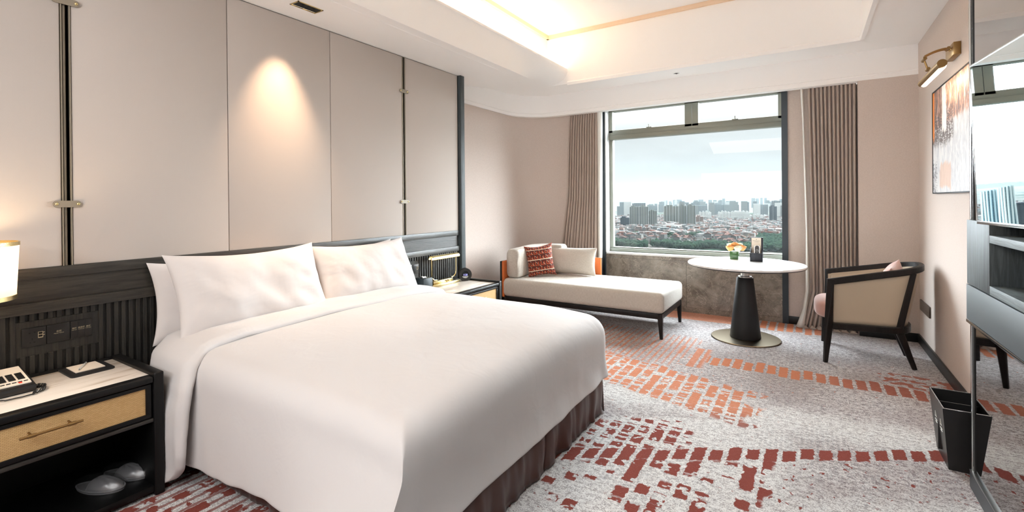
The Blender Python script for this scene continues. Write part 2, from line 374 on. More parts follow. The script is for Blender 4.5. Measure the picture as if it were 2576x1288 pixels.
dotn = ((X * 40.0).fract() - .5).abs().max(((Y * 30.0 + (X * 40.0).floor() * .5).fract() - .5).abs())
dots = inv(dotn.step(.20, .32)) * noise_s(t, v, 2.1, 2).step(.50, .60) * .38
L3 = Y + (mid_ - .5) * .35 - 3.12 - (X - 2.3) * .14                       # pale drift between the two rows
pale = gate(L3, -.06, .30, .12).max(gate(L1r, -.8, .5, .05) * inv((X + wob).step(3.3, 3.6))).max(gate(c2y, 3.5, 4.0, .1) * inv(X.step(3.1, 3.4)) * .7).max(gate(Y - X * .5, .55, .85, .1) * .8)
grey = (fleck * .55 + fleck2 * .45).step(.455, .555)
base = mixc(t, grey, srgb(224, 220, 218), srgb(122, 110, 112))
base = mixc(t, pale * inv(grey * .70) * .85, base, srgb(240, 240, 237))
base = mixc(t, big.step(.42, .6) * inv(pale) * .35, base, srgb(140, 124, 122))
base = mixc(t, dots, base, srgb(150, 150, 152))
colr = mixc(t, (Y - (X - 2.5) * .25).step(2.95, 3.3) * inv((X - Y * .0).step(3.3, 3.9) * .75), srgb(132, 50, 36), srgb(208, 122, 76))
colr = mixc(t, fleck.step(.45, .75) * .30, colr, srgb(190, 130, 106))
pat = r1.max(r1b).max(r1c).max(r1d).max(o1 * .92).max(o1b * .8).max(o2 * .9).max(s1).max(o3 * .9).max(o4).max(o5 * .9).max(n1).max(specks * .7)
setc(t, b, mixc(t, pat, base, colr)); bump(t, b, fleck + fleck2 + pat * .3, .7, .007); M['carpet'] = mt

# ------------------------------------------------------------------ room shell
X0, X1, YB, YW, ZC = 0.0, 4.365, -1.6, 5.88, 2.848
HX, HY = .33, 4.015                               # built-out headboard wall: face and far end
struct(MB().box(-.2, 4.6, YB - .1, 6.30, -.12, 0).build('floor', M['carpet']))
struct(MB().box(-.3, -.02, YB, 6.3, 0, 3.7).build('wall_left', M['wall']))
# built-out carcass behind the headboard panels
struct(MB().box(-.02, HX - .03, YB, HY - .002, 0, 2.72).build('wall_headboard', M['wall']))
struct(MB().box(X1, X1 + .2, YB, 6.3, 0, 3.7).build('wall_right', M['wall']))
struct(MB().box(-.3, 4.6, YB - .15, YB, 0, 3.7).build('wall_back', M['wall']))
# window wall: solid right of the curtain, niche behind curtains, opening 1.166..3.22
w_ = MB(); w_.box(3.90, X1, YW, 6.3, 0, 2.56); w_.box(3.28, 3.90, 6.06, 6.3, 0, 2.72); w_.box(.45, 1.118, 6.06, 6.3, 0, 2.72)
struct(w_.build('wall_window', M['wall']))
# rounded room corner left of the window
cv = MB(); r_ = .50; pts = [(-.018, 4.0), (-.018, 5.3)] + [(-.018 + r_ - r_ * math.cos(R(a)), 5.42 + r_ * math.sin(R(a)) * 1.15) for a in range(0, 91, 6)] + [(.70, 5.995)]
cv.grid(lambda a, b_: (*[(pts[int(min(a, .9999) * (len(pts) - 1) + 1e-6)] if a < 1 else pts[-1])[k] for k in (0, 1)], b_ * 2.6), len(pts) - 1, 1)
struct(cv.build('wall_corner', M['wall']))
# main ceiling as a ring round the raised tray
TX0, TX1, TY0, TY1 = .645, 3.896, .2, 5.39
c_ = MB(); c_.box(-.3, TX0, YB, 6.3, ZC, 3.7).box(TX1, 4.6, YB, 6.3, ZC, 3.7).box(TX0, TX1, TY1, 6.3, ZC, 3.7).box(TX0, TX1, YB, TY0, ZC, 3.7)
c_.box(TX0, TX1, TY0, TY1, 3.49, 3.7)
struct(c_.build('ceiling', M['ceiling'], smooth=False))
# thin trim at the top of the tray and small moulding on its lower edge
struct(MB().box(TX0, TX0 + .03, TY0, TY1, 3.445, 3.49).box(TX0, TX1, TY1 - .03, TY1, 3.445, 3.49).box(TX1 - .03, TX1, TY0, TY1, 3.445, 3.49).build('trim_1', mat('cream_trim', srgb(232, 205, 178), .7)[0]))
def rim(o): return [(0 + o, 0), (.012 + o, 0), (.018 + o, .02), (0 + o, .035)]
q = MB(); q.prism([(TY1 + .02, ZC + .0), (TY1 + .02, ZC - .02), (TY1 - .012, ZC - .02), (TY1 - .02, ZC + .012), (TY1, ZC + .03)], 'x', TX0 + .28, TX1 + .0199)
q.prism([(TX1 + .02, ZC), (TX1 + .02, ZC - .02), (TX1 - .012, ZC - .02), (TX1 - .02, ZC + .012), (TX1, ZC + .03)], 'y', TY0, TY1 - .021)
struct(q.build('trim_2', M['plaster']))
# curved cove lip that hides the strip light (left side of the tray)
def cove(x0, z0, x1, z1, n=12):                    # concave sweep from the soffit edge up to the lip
    o = [(lerp(x0, x1, 1 - math.cos(R(90 * i / n))), lerp(z0, z1, math.sin(R(90 * i / n)))) for i in range(n + 1)]
    return o
def tray_side():
    ys = [HY + (TY1 - HY) * i / 40 for i in range(41)]; b_ = MB(); rows = []
    for y in ys:
        k = ss(HY, 5.25, y); ax, az_ = lerp(.895, TX0, k), lerp(2.724, ZC - .002, k)
        row = [(-.02, y, az_ - .002)] + [(ax * i / 6, y, az_ - .002) for i in range(1, 6)] + [(ax, y, az_)]
        for a in range(10, 91, 10):
            e1 = 1 - math.cos(R(a)); e2 = math.sin(R(a)); fx, fz = lerp(e1, e2, k), lerp(e2, e1, k); row.append((lerp(ax, .925, fx), y, lerp(az_, 3.01, fz)))
        row += [(.925, y, 3.03), (.905, y, 3.03), (.70, y, 2.95), (TX0 - .02, y, 2.95)]
        rows.append([b_.bm.verts.new(p) for p in row])
    for A, B in zip(rows, rows[1:]):
        for i in range(len(A) - 1): b_.bm.faces.new((A[i], A[i + 1], B[i + 1], B[i]))
    return b_
struct(tray_side().build('trim_3', M['plaster']))
# lower soffit above the headboard with its own sweep up to the same lip
sf = [(.0, 2.72), (.80, 2.72), (.805, 2.724), (.895, 2.724)] + [(lerp(.895, .925, 1 - math.cos(R(a))), lerp(2.724, 3.01, math.sin(R(a)))) for a in range(10, 91, 10)] + [(.925, 3.03), (.905, 3.03), (.70, 2.95), (.0, 2.95)]
sL = [(.0, 2.72), (.54, 2.72), (.54, 2.95), (.0, 2.95)]; sR = [(.62, 2.72)] + sf[1:-1] + [(.62, 2.95)]
struct(MB().prism(sf, 'y', YB, 1.909).prism(sf, 'y', 2.085, HY).prism(sL, 'y', 1.909, 2.085).prism(sR, 'y', 1.909, 2.085).build('trim_4', M['plaster']))
# dropped bulkhead band over the window, rounding the corner to the left wall
ZB = 2.56
path = [(.0, HY - .3), (.0, 4.6), (.0, 5.2)] + [(.0 + .55 - .55 * math.cos(R(a)), 5.35 + .53 * math.sin(R(a))) for a in range(8, 91, 8)] + [(.56, YW), (1.5, YW), (3.0, YW), (X1, YW)]
bk = MB(); prof = [(0, ZC + .01), (0, ZB + .055), (.006, ZB + .05), (.006, ZB + .045), (.0, ZB + .04), (0.004, ZB), (-.10, ZB), (-.10, ZC + .01)]
def nrm(i):
    a = Vector(path[max(i - 1, 0)]); b_ = Vector(path[min(i + 1, len(path) - 1)]); d = (b_ - a).normalized(); return Vector((d.y, -d.x))
rings = []
for i, p in enumerate(path):
    n_ = nrm(i); rings.append([bk.bm.verts.new((p[0] + n_.x * o, p[1] + n_.y * o, z)) for o, z in prof])
for A, B in zip(rings, rings[1:]):
    for k in range(len(prof)): k2 = (k + 1) % len(prof); bk.bm.faces.new((A[k], A[k2], B[k2], B[k]))
bk.bm.faces.new(rings[0]); bk.bm.faces.new(rings[-1][::-1])
struct(bk.build('trim_5', M['plaster'], ang=28))
struct(MB().box(.0, X1, 5.94, 6.3, 2.62, ZC).build('trim_6', M['plaster']))     # top of the curtain niche
# baseboards
struct(MB().box(X1 - .014, X1, 3.07, YW, 0, .085, .003).build('baseboard_right', M['baseboard']))
struct(MB().box(3.90, X1, YW - .014, YW, 0, .085, .003).box(3.28, 3.90, 6.045, 6.06, 0, .085, .003).build('baseboard_window', M['baseboard']))
struct(MB().box(-.02, -.006, HY, 5.3, 0, .085, .003).build('baseboard_left', M['baseboard']))
# window: stone cladding, sill, dark jambs, frame and panes
YS = 6.05
st = MB(); st.box(1.166, 2.195, YS, 6.2, .062, .622).box(2.198, 3.222, YS, 6.2, .062, .622).box(1.166, 3.222, YS - .002, 6.2, .625, .668).box(1.166, 2.16, YS + .002, 6.2, 0, .059).box(2.163, 3.222, YS + .002, 6.2, 0, .059)
struct(st.build('trim_7', M['stone'], smooth=False))
struct(MB().box(1.166, 3.222, YS - .004, 6.2, .668, .69, .002).build('trim_8', M['sill']))
struct(MB().box(1.118, 1.158, YS - .012, 6.1, 0, 2.62).box(3.222, 3.28, YS - .012, 6.1, 0, 2.62).build('trim_9', M['frame_dark']))
struct(MB().box(1.158, 1.17, YS, 6.2, .69, 2.62).box(3.222, 3.24, YS, 6.2, .69, 2.62).build('trim_10', M['sill']))
wn = empty('window_1', (2.2, 6.2, .69)); struct(wn)
FL, FR = 1.17, 3.23; ya, yb = 6.165, 6.26
fr = MB(); fr.box(FL, FL + .045, ya + .02, yb, .69, 2.21, .004).box(FR - .012, FR, ya + .02, yb, .69, 2.21, .004).box(FL, FR, ya + .01, yb, .69, .735, .004).box(FL, FR, ya + .03, yb, .735, .75, .002)
fr.build('window_frame', M['frame'], wn)
MB().box(FL, FR, ya - .01, yb, 2.205, 2.26, .004).box(FL, FR, ya, yb, 2.24, 2.33, .004).box(FL, FL + .05, ya, yb, 2.3, 2.64).box(FR - .045, FR, ya, yb, 2.3, 2.64).box(FL, FR, ya, yb, 2.585, 2.64).box(2.165, 2.247, ya, yb, 2.3, 2.62).box(2.253, 2.325, ya, yb, 2.3, 2.62).build('window_frame', M['frame'], wn)
for cx in (1.72, 2.74): MB().tube([(cx, ya, 2.33), (cx, ya - .02, 2.345), (cx, ya - .025, 2.37)], .006).box(cx - .035, cx + .035, ya - .012, ya, 2.325, 2.338, .003).build('window_handle', M['frame'], wn)
MB().box(FL + .03, FR - .01, 6.21, 6.215, .72, 2.22).build('window_pane', M['glass'], wn)
MB().box(FL + .04, 2.18, 6.21, 6.215, 2.32, 2.60).build('window_pane', M['glass'], wn); MB().box(2.31, FR - .03, 6.21, 6.215, 2.32, 2.60).build('window_pane', M['glass'], wn)

# ------------------------------------------------------------------ headboard wall
PN = [(YB, .794, 'pale herringbone fabric wall panel behind the lit drum lamp shade'),
      (.838, 1.594, 'wide herringbone fabric wall panel between the near bronze strip and the first seam'),
      (1.599, 2.363, 'herringbone fabric wall panel lit by the warm downlight above the bed'),
      (2.368, 3.131, 'herringbone fabric wall panel between the downlit panel and the far bronze strip'),
      (3.169, 3.934, 'herringbone fabric wall panel next to the dark post by the window')]
for a, b_, lb in PN:
    tag(MB().box(HX - .03, HX, a, b_, 1.078, 2.714, .003).build('wall_panel', M['panel']), lb, 'wall panel', 'herringbone fabric wall panels')
MB_ = MB().box(HX - .031, HX - .012, YB, HY - .05, 1.03, 2.722).build('wall_panel_backing', M['bronze']); struct(MB_); MB_.name = 'trim_11'
def strip(y, lb, zs):
    rt = empty('metal_strip', (HX, y, 1.08)); tag(rt, lb, 'metal strip', 'bronze strips between the wall panels')
    k = MB(); k.box(HX - .02, HX - .012, y - .016, y + .016, 1.078, 2.714); k.cyl((HX - .013, y - .004, 1.078), (HX - .013, y - .004, 2.714), .007)
    k.build('channel', M['bronze_paint'], rt)
    for s_ in (-1, 1): MB().box(HX - .012, HX + .004, y + s_ * .0165 - .0022, y + s_ * .0165 + .0022, 1.078, 2.714).build('edge_bead', M['bronze_paint'], rt)
    for z in zs:
        pts = arc(y + .038, z, .0165, -90, 90, 8) + arc(y - .038, z, .0165, 90, 270, 8)
        sp = MB().prism(pts, 'x', HX + .003, HX + .009).build('strap', M['bronze_paint'], rt)
        for s_ in (-1, 1): MB().ico((HX + .009, y + s_ * .041, z), .0075, 2, (.7, 1, 1)).build('screw', M['gold'], sp)
strip(.816, 'bronze channel strip with two screwed straps, near the lamp shade', (1.386, 2.40))
strip(3.150, 'bronze channel strip with two screwed straps, above the far nightstand', (1.386, 2.40))
tag(MB().box(HX - .05, HX + .03, 3.952, HY + .002, 0, 2.722, .003).build('wall_post', M['oak_grey']), 'tall dark oak post ending the headboard wall beside the rounded corner', 'post')
hb = empty('headboard', (HX, 2.0, 0)); tag(hb, 'long dark oak headboard running behind the bed and both nightstands', 'headboard')
MB().box(HX - .03, HX + .006, YB, 3.936, 1.026, 1.078, .002).build('top_rail', M['oak'], hb)
MB().box(HX - .03, HX - .008, YB, 3.925, .914, 1.026).build('board', M['oak'], hb)
MB().box(HX - .03, HX + .010, YB, 3.945, .861, .914, .002).build('lower_rail', M['oak'], hb)
MB().box(HX - .03, HX - .014, YB, 3.95, 0, .861).build('back_panel', M['oak_up'], hb)
sl = MB(); y = YB
P_ = .0325
while y < 3.93:
    hole = (.622 < y + .01 < .935) or (3.04 < y + .01 < 3.35)
    if hole: sl.box(HX - .014, HX + .0, y, y + .019, .826, .861, .0015, 1).box(HX - .014, HX + .0, y, y + .019, 0, .66, .0015, 1)
    else: sl.box(HX - .014, HX + .0, y, y + .019, 0, .861, .0015, 1)
    y += P_
sl.box(HX - .016, HX - .006, .625, .935, .66, .826).box(HX - .016, HX - .006, 3.045, 3.352, .66, .826)
sl.build('slat_panel', M['oak_up'], hb)

# socket and switch banks
def textmesh(s, size, name='print'):
    c = bpy.data.curves.new(name, 'FONT'); c.body = s; c.size = size; c.align_x = 'CENTER'; c.align_y = 'CENTER'; c.extrude = .0002
    o = bpy.data.objects.new(name, c); col.objects.link(o); dg = bpy.context.evaluated_depsgraph_get(); me = bpy.data.meshes.new_from_object(o.evaluated_get(dg)); col.objects.unlink(o); bpy.data.objects.remove(o)
    return me
def put_text(s, size, loc, Rm, m_, parent, name='lettering', sy=1):
    me = textmesh(s, size); L = LOC[parent] if parent else Vector((0, 0, 0))
    for v in me.vertices: v.co = (Rm @ Vector((v.co.x, v.co.y * sy, v.co.z))) + Vector(loc) - L
    me.materials.clear(); me.materials.append(m_); o = bpy.data.objects.new(name, me); col.objects.link(o)
    if parent: o.parent = parent
    return o
WALLX = Matrix(((0, 0, 1), (1, 0, 0), (0, 1, 0)))           # text facing +x, reading towards +y
def bank(y0, sock_first, lb, words):
    rt = empty('switch_bank', (HX, y0, .703)); tag(rt, lb, 'switches and sockets'); x = HX - .006
    order = ('s', 'w', 'r') if sock_first else ('r', 'w', 's')
    for k, kd in enumerate(order):
        a = y0 + k * .087; pl = MB().box(x, x + .008, a, a + .0855, .704, .794, .002).build('socket_plate' if kd == 's' else 'switch_plate', M['plastic'], rt)
        X_ = x + .0083
        if kd == 's':
            for q_ in ((a + .024, a + .030, .768, .773), (a + .041, a + .048, .769, .774), (a + .034, a + .037, .736, .744), (a + .026, a + .032, .722, .727), (a + .040, a + .046, .722, .727)): MB().box(X_ - .001, X_, *q_).build('socket_hole', M['hole'], pl)
            MB().box(X_ - .001, X_, a + .058, a + .072, .745, .768).build('usb_slot', M['hole'], pl)
            u = MB()
            for q_ in ((a + .056, a + .058, .742, .771), (a + .072, a + .074, .742, .771), (a + .056, a + .074, .769, .771), (a + .056, a + .074, .741, .745), (a + .057, a + .073, .755, .758), (a + .074, a + .08, .764, .767), (a + .074, a + .08, .752, .755)): u.box(X_ - .001, X_ + .0003, *q_)
            u.build('usb_port', M['mark'], pl)
        elif kd == 'w':
            put_text(words[0][0], .010, (X_, a + .044, .757), WALLX, M['mark'], pl); put_text(words[0][1], .0065, (X_, a + .044, .748), WALLX, M['mark'], pl)
        else:
            for j in range(3):
                MB().box(x + .007, x + .0088, a + .002 + j * .0275, a + .028 + j * .0275, .708, .790, .001).build('switch_key', M['plastic'], pl)
                put_text(words[j + 1][0], .009, (X_ + .0008, a + .0145 + j * .0275, .757), WALLX, M['mark'], pl); put_text(words[j + 1][1], .0045, (X_ + .0008, a + .0145 + j * .0275, .749), WALLX, M['mark'], pl)
wd = [('总控', 'Master Switch'), ('夜灯', 'Night Light'), ('阅读灯', 'Reading Light'), ('房灯', 'Room Light')]
bank(.648, True, 'black socket and switch bank with small gold lettering above the telephone nightstand', wd)
bank(3.068, False, 'dark socket and switch bank on the slats behind the brass lamp', wd)

# ------------------------------------------------------------------ bed
bed = empty('bed', (1.35, 2.06, 0)); tag(bed, 'large double bed with white sheet and brown skirt against the dark headboard', 'bed')
MB().box(HX + .03, 2.27, 1.26, 2.98, .05, .34, .02).build('bed_base', M['skirt'], bed)
def matt(u, v):
    pass
MB().box(HX + .012, 2.25, 1.150, 3.0, .33, .60, .055, 4).build('mattress', M['linen'], bed)
# skirt: gathered panels hanging to the floor
def skirt(p0, p1, seed, amp=.012, bulge=.03):
    p0, p1 = Vector(p0), Vector(p1); d = (p1 - p0); L = d.length; d.normalize(); n_ = Vector((d.y, -d.x, 0))
    def f(u, v):
        z = .36 * (1 - v) + .006; s = u * L
        wv = noise.noise(Vector((s * 9 + seed, z * 1.2, seed))) * amp * 2.2 + noise.noise(Vector((s * 26 + z * 4, z * 3, seed + 4))) * amp * .8
        o = bulge * math.sin(math.pi * min(1, v * 1.1)) * .8 + .035 * v + wv * (.25 + v)
        p = p0 + d * s + n_ * o; return (p.x, p.y, z)
    return MB().grid(f, max(20, int(L * 60)), 16)
skirt((2.300, 2.11, 0), (2.300, 2.90, 0), 3).build('skirt', M['skirt'], bed, solid=.004)
skirt((2.300, 1.20, 0), (2.300, 2.10, 0), 9).build('skirt', M['skirt'], bed, solid=.004)
skirt((2.31, 2.905, 0), (2.26, 3.0, 0), 5, .006, .012).build('skirt', M['skirt'], bed, solid=.004)
skirt((1.0, 1.235, 0), (2.30, 1.235, 0), 12).build('skirt', M['skirt'], bed, solid=.004)

# duvet: rings from the middle out to the edge, over a soft roll and down to the hem
def duvet():
    Cx, Cy = 1.55, 2.08; x0, x1, y0, y1 = .745, 2.352, 1.115, 3.075
    per = []                                       # (x, y, nx, ny, kind)
    def add(p, n_): per.append((p[0], p[1], n_[0], n_[1]))
    N = 54
    rn = .15
    rh = .14
    for i in range(N): add((lerp(x0 + rh, x1 - rn, i / N), y0), (0, -1))
    for i in range(13): a = R(-90 + 90 * i / 12); add((x1 - rn + rn * math.cos(a), y0 + rn + rn * math.sin(a)), (math.cos(a), math.sin(a)))
    rc = .19
    for i in range(1, N): add((x1, lerp(y0 + rn, y1 - rc, i / N)), (1, 0))
    for i in range(11): a = R(90 * i / 10); add((x1 - rc + rc * math.cos(a), y1 - rc + rc * math.sin(a)), (math.cos(a), math.sin(a)))
    for i in range(1, N): add((lerp(x1 - rc, x0 + rh, i / N), y1), (0, 1))
    for i in range(9): a = R(90 + 90 * i / 8); add((x0 + rh + rh * math.cos(a), y1 - rh + rh * math.sin(a)), (math.cos(a), math.sin(a)))
    for i in range(1, 26): add((x0, lerp(y1 - rh, y0 + rh, i / 26)), (-1, 0))
    for i in range(8): a = R(180 + 90 * i / 8); add((x0 + rh + rh * math.cos(a), y0 + rh + rh * math.sin(a)), (math.cos(a), math.sin(a)))
    r = .13; rows = []
    def ztop(x, y): 
        dx = (x - 1.5) / .85; dy = (y - 2.10) / .97
        z = .675 - .022 * dy * dy - .016 * max(0, dx) ** 2 * 1.0 - .03 * abs(dy) ** 5 - .045 * max(0, (x - 2.0) / .33) ** 2 * .6
        return z + noise.noise(Vector((x * 2.1, y * 2.1, 0))) * .010 + noise.noise(Vector((x * 9 + y * 5, y * 2.2 - x * 3, 4))) * .0025
    for k in range(1, 15):
        q = (k / 14) ** .8; row = []
        for (x, y, nx, ny) in per:
            px, py = x - nx * r, y - ny * r; X_, Y_ = Cx + (px - Cx) * q, Cy + (py - Cy) * q
            row.append((X_, Y_, ztop(X_, Y_)))
        rows.append(row)
    for k in range(1, 7):
        a = R(90 * k / 6); row = []
        for (x, y, nx, ny) in per:
            px, py = x - nx * r, y - ny * r; ze = ztop(px, py); o = r * math.sin(a); dc = math.hypot(x1 - .045 - x, y - (y0 + .045)); pull = math.exp(-(dc / .10) ** 1.5) * (k / 6) ** 1.5 * .95
            row.append((lerp(px + nx * o, x1 + .006, pull), lerp(py + ny * o, y0 - .012, pull), ze - r * (1 - math.cos(a)) + .02 * pull))
        rows.append(row)
    for k in range(1, 15):
        wv = k / 14; row = []
        for (x, y, nx, ny) in per:
            px, py = x - nx * r, y - ny * r; ze = ztop(px, py) - r
            near = max(0, -ny); foot = max(0, nx); farr = max(0, ny); head = max(0, -nx)
            sx = ss(1.0, 2.33, x)
            cn = math.exp(-((x - x1) ** 2 + (y - y0) ** 2) / .012)
            hz = near * lerp(.10, .205, ss(.9, 2.0, x)) + foot * lerp(.195, .235, (y - y0) / (y1 - y0)) + farr * .2
            tot = near + foot + farr; hz = hz / tot if tot > .01 else .56
            if head > .5: hz = .57
            fl = near * (.02 + .13 * sx * sx) + foot * (.014 + .0 * wv) + farr * .015 - foot * .02 * math.sin(wv * math.pi)
            wr = noise.noise(Vector((x * 6.5, y * 6.5, wv * 1.1))) * .012 * wv * (near + foot)
            wr += noise.noise(Vector((x * 13, y * 13, wv * 2))) * .004 * wv
            s1 = wv ** 1.15
            cx_ = cn * .13 * wv ** .8                                                  # dog-ear at the near foot corner
            xx, yy, zz = px + nx * (r + fl * s1 + wr), py + ny * (r + fl * s1 + wr), lerp(ze, hz, wv)
            dc = math.hypot(x1 - .04 - x, y - (y0 + .04)); pull = math.exp(-(dc / .11) ** 1.5) * (.95 + .05 * ss(-.1, .30, wv))
            K = (x1 + .012, y0 - .01 - .17 * wv ** 1.1); xx, yy = lerp(xx, K[0], pull), lerp(yy, K[1], pull)
            row.append((xx, yy, zz))
        rows.append(row)
    b_ = MB(); n_ = len(per); V = [[b_.bm.verts.new(p) for p in row] for row in rows]; c0 = b_.bm.verts.new((Cx, Cy, ztop(Cx, Cy)))
    for i in range(n_): b_.bm.faces.new((c0, V[0][i], V[0][(i + 1) % n_]))
    for A, B in zip(V, V[1:]):
        for i in range(n_): j = (i + 1) % n_; b_.bm.faces.new((A[i], A[j], B[j], B[i]))
    return b_
dv = duvet().build('duvet', M['linen'], ang=80, solid=.012, sub=1); tag(dv, 'plain white duvet spread over the bed and hanging over its foot', 'duvet')
# folded-back band of the duvet across the head end
def band():
    path = [(3.10, .26), (3.115, .40), (3.10, .54), (3.05, .63), (2.95, .665), (2.7, .683), (2.35, .693), (2.1, .695), (1.85, .692), (1.6, .689), (1.4, .684), (1.28, .672), (1.18, .645), (1.11, .59), (1.07, .50), (1.052, .38), (1.045, .26), (1.045, .17), (1.048, .10), (1.045, .05), (1.04, .024)]
    n_ = len(path); top = []
    def f(u, v):
        s = u * (n_ - 1); i = min(int(s), n_ - 2); t_ = s - i; (ya, za), (yb_, zb_) = path[i], path[i + 1]; y = lerp(ya, yb_, t_); z = lerp(za, zb_, t_)
        if u < .5: xa, xb = .455, .905
        else:
            xa = pw([(.02, .80), (.10, .765), (.18, .745), (.35, .64), (.5, .53), (.6, .47), (.7, .455)], z); xb = pw([(.02, .815), (.06, .90), (.12, .965), (.185, .985), (.49, .985), (.60, .95), (.66, .905), (.7, .905)], z)
        x = lerp(xa, xb, v)
        e = math.sin(math.pi * min(1, max(0, v))) ** .4
        edge = ss(.86, 1.0, v)
        ny, nz = (0, 1) if z > .66 else ((-1 if y < 2 else 1) * ss(.68, .56, z) , ss(.5, .66, z))
        h = .012 + .010 * e + noise.noise(Vector((x * 8, y * 8, z * 8))) * .008 + noise.noise(Vector((x * 30, y * 3, z * 3))) * .0035 * (1.4 if z < .5 else .4)
        h -= .026 * edge ** 2 + .02 * ss(.12, 0, v)
        return (x, y + ny * h, z + nz * h)
    return MB().grid(f, 110, 22)
tag(band().build('duvet_fold', M['linen'], ang=80, solid=.02), 'folded-back white duvet band across the bed below the pillows', 'duvet fold')

# pillows
def pillow_mesh(W, H, T, M_, seed=0, ear=.05, wr=1.0, nu=44, nv=32, pinch=.06, sag=0):
    b_ = MB(); sides = []
    def P(i, j, sgn):
        u = -1 + 2 * i / nu; v = -1 + 2 * j / nv
        u = math.copysign(1 - (1 - abs(u)) ** 1.35, u); v = math.copysign(1 - (1 - abs(v)) ** 1.35, v)
        x = W / 2 * u * (1 - pinch * (1 - v * v) * abs(u) ** 3); y = H / 2 * v * (1 - pinch * 1.25 * (1 - u * u) * abs(v) ** 3)
        t_ = ((1 - u ** 4) * (1 - v ** 4)) ** .62 * (1 - .22 * (u * u + v * v) / 2)
        k = noise.noise(Vector((x * 4.5 + seed, y * 4.5, sgn * 2 + seed))) * .17 + noise.noise(Vector((x * 11 + y * 6 + seed, y * 7 - seed, sgn * 5))) * .10 * wr
        rad = math.atan2(y, x + .2); k += .045 * wr * math.sin(34 * (y + .9 * (u + 1) ** 1.5 * .18) + 3 * noise.noise(Vector((x * 3, y * 3, seed)))) * math.exp(-((abs(u) - .62) / .26) ** 2) * (1 - v * v); k += .05 * wr * math.sin(rad * 22 + seed * 3 + noise.noise(Vector((x * 4, y * 4, seed))) * 6) * (u * u) * (1 - v * v)
        z = sgn * T / 2 * t_ * (1 + k); y2 = y - sag * (1 - u * u) * (v > 0) * v
        return M_ @ Vector((x, y2, z))
    A = [[b_.bm.verts.new(P(i, j, 1)) for j in range(nv + 1)] for i in range(nu + 1)]
    B = [[A[i][j] if i in (0, nu) or j in (0, nv) else b_.bm.verts.new(P(i, j, -1)) for j in range(nv + 1)] for i in range(nu + 1)]
    uvl = b_.bm.loops.layers.uv.new('UV')
    for G, fl in ((A, 0), (B, 1)):
        for i in range(nu):
            for j in range(nv):
                q = [(i, j), (i + 1, j), (i + 1, j + 1), (i, j + 1)]; 
                if fl: q = q[::-1]
                f = b_.bm.faces.new([G[a][c] for a, c in q])
                for lp, (a, c) in zip(f.loops, q): lp[uvl].uv = (a / nu, c / nv)
    return b_
def basis(right, up_, pos):
    r = Vector(right).normalized(); n_ = r.cross(Vector(up_)).normalized(); u = n_.cross(r).normalized()
    return Matrix(((r.x, u.x, n_.x, pos[0]), (r.y, u.y, n_.y, pos[1]), (r.z, u.z, n_.z, pos[2]), (0, 0, 0, 1)))
# right = +y along the bed, up leans back against the headboard
def pl(y0, y1, xb, zb, xt, zt, T, seed, lb, skew=0):
    c = ((xb + xt) / 2, (y0 + y1) / 2, (zb + zt) / 2); u = (xt - xb, 0, zt - zb)
    Mx = basis((skew, 1, 0), u, c); H = math.hypot(xt - xb, zt - zb)
    o = pillow_mesh(y1 - y0, H, T, Mx, seed, sag=.022, pinch=.075).build('pillow', M['pillow'], ang=80); tag(o, lb, 'pillow', 'white pillows propped against the headboard'); return o
pl(1.135, 2.06, .43, .60, .36, 1.055, .15, 1.3, 'white pillow nearest the telephone, tucked behind the plump one')
pl(1.98, 2.945, .43, .60, .36, 1.06, .15, 5.1, 'white pillow nearest the alarm clock, only its top edge showing behind another')
pl(1.17, 2.10, .66, .635, .46, 1.10, .25, 2.2, 'plump white pillow in front, on the telephone side of the bed')
pl(2.06, 3.00, .64, .645, .44, 1.075, .24, 7.7, 'plump white pillow in front, on the window side of the bed')

# ------------------------------------------------------------------ nightstands
def nightstand():
    ns = empty('nightstand', (.6, .62, 0))
    for a, b_ in ((.222, .262), (.980, 1.022)):
        MB().box(.345, .858, a, b_, 0, .583, .008, 3).build('side_panel', M['black'], ns)
    MB().box(.345, .36, .262, .98, 0, .575).build('back_panel', M['black'], ns)
    MB().box(.345, .85, .262, .98, .02, .05, .003).build('bottom_shelf', M['black'], ns)
    MB().box(.345, .365, .262, .98, .56, .578, .004).build('back_rim', M['black'], ns); MB().box(.80, .857, .262, .98, .537, .568, .008, 3).build('front_rim', M['black'], ns)
    MB().box(.362, .802, .262, .98, .545, .566, .002).build('marble_top', M['marble'], ns)
    MB().box(.36, .85, .262, .98, .352, .368, .002).build('shelf_rail', M['oak'], ns)
    d = MB(); fx = .846
    d.box(.40, fx, .268, .974, .372, .392, .003).box(.40, fx, .268, .974, .515, .532, .003).box(.40, fx, .268, .290, .39, .52, .003).box(.40, fx, .952, .974, .39, .52, .003)
    dr = d.build('drawer', M['black'], ns)
    MB().box(.80, fx - .008, .29, .952, .392, .515).build('rattan_panel', M['rattan'], dr)
    h = MB(); h.cyl((.884, .525, .472), (.884, .715, .472), .0055)
    for yy in (.56, .68): h.cyl((fx - .01, yy, .472), (.884, yy, .472), .004).cyl((.884, yy - .013, .472), (.884, yy + .013, .472), .0075)
    h.build('handle', M['brass_dark'], dr)
    return ns
ns = nightstand(); tag(ns, 'black rattan-drawer nightstand carrying the telephone and the drum-shade lamp', 'nightstand', 'nightstands either side of the bed')
ns2 = copy_tree(ns); ns2.location.y += 2.936; tag(ns2, 'black rattan-drawer nightstand carrying the alarm clock, mostly hidden behind the bed', 'nightstand', 'nightstands either side of the bed')

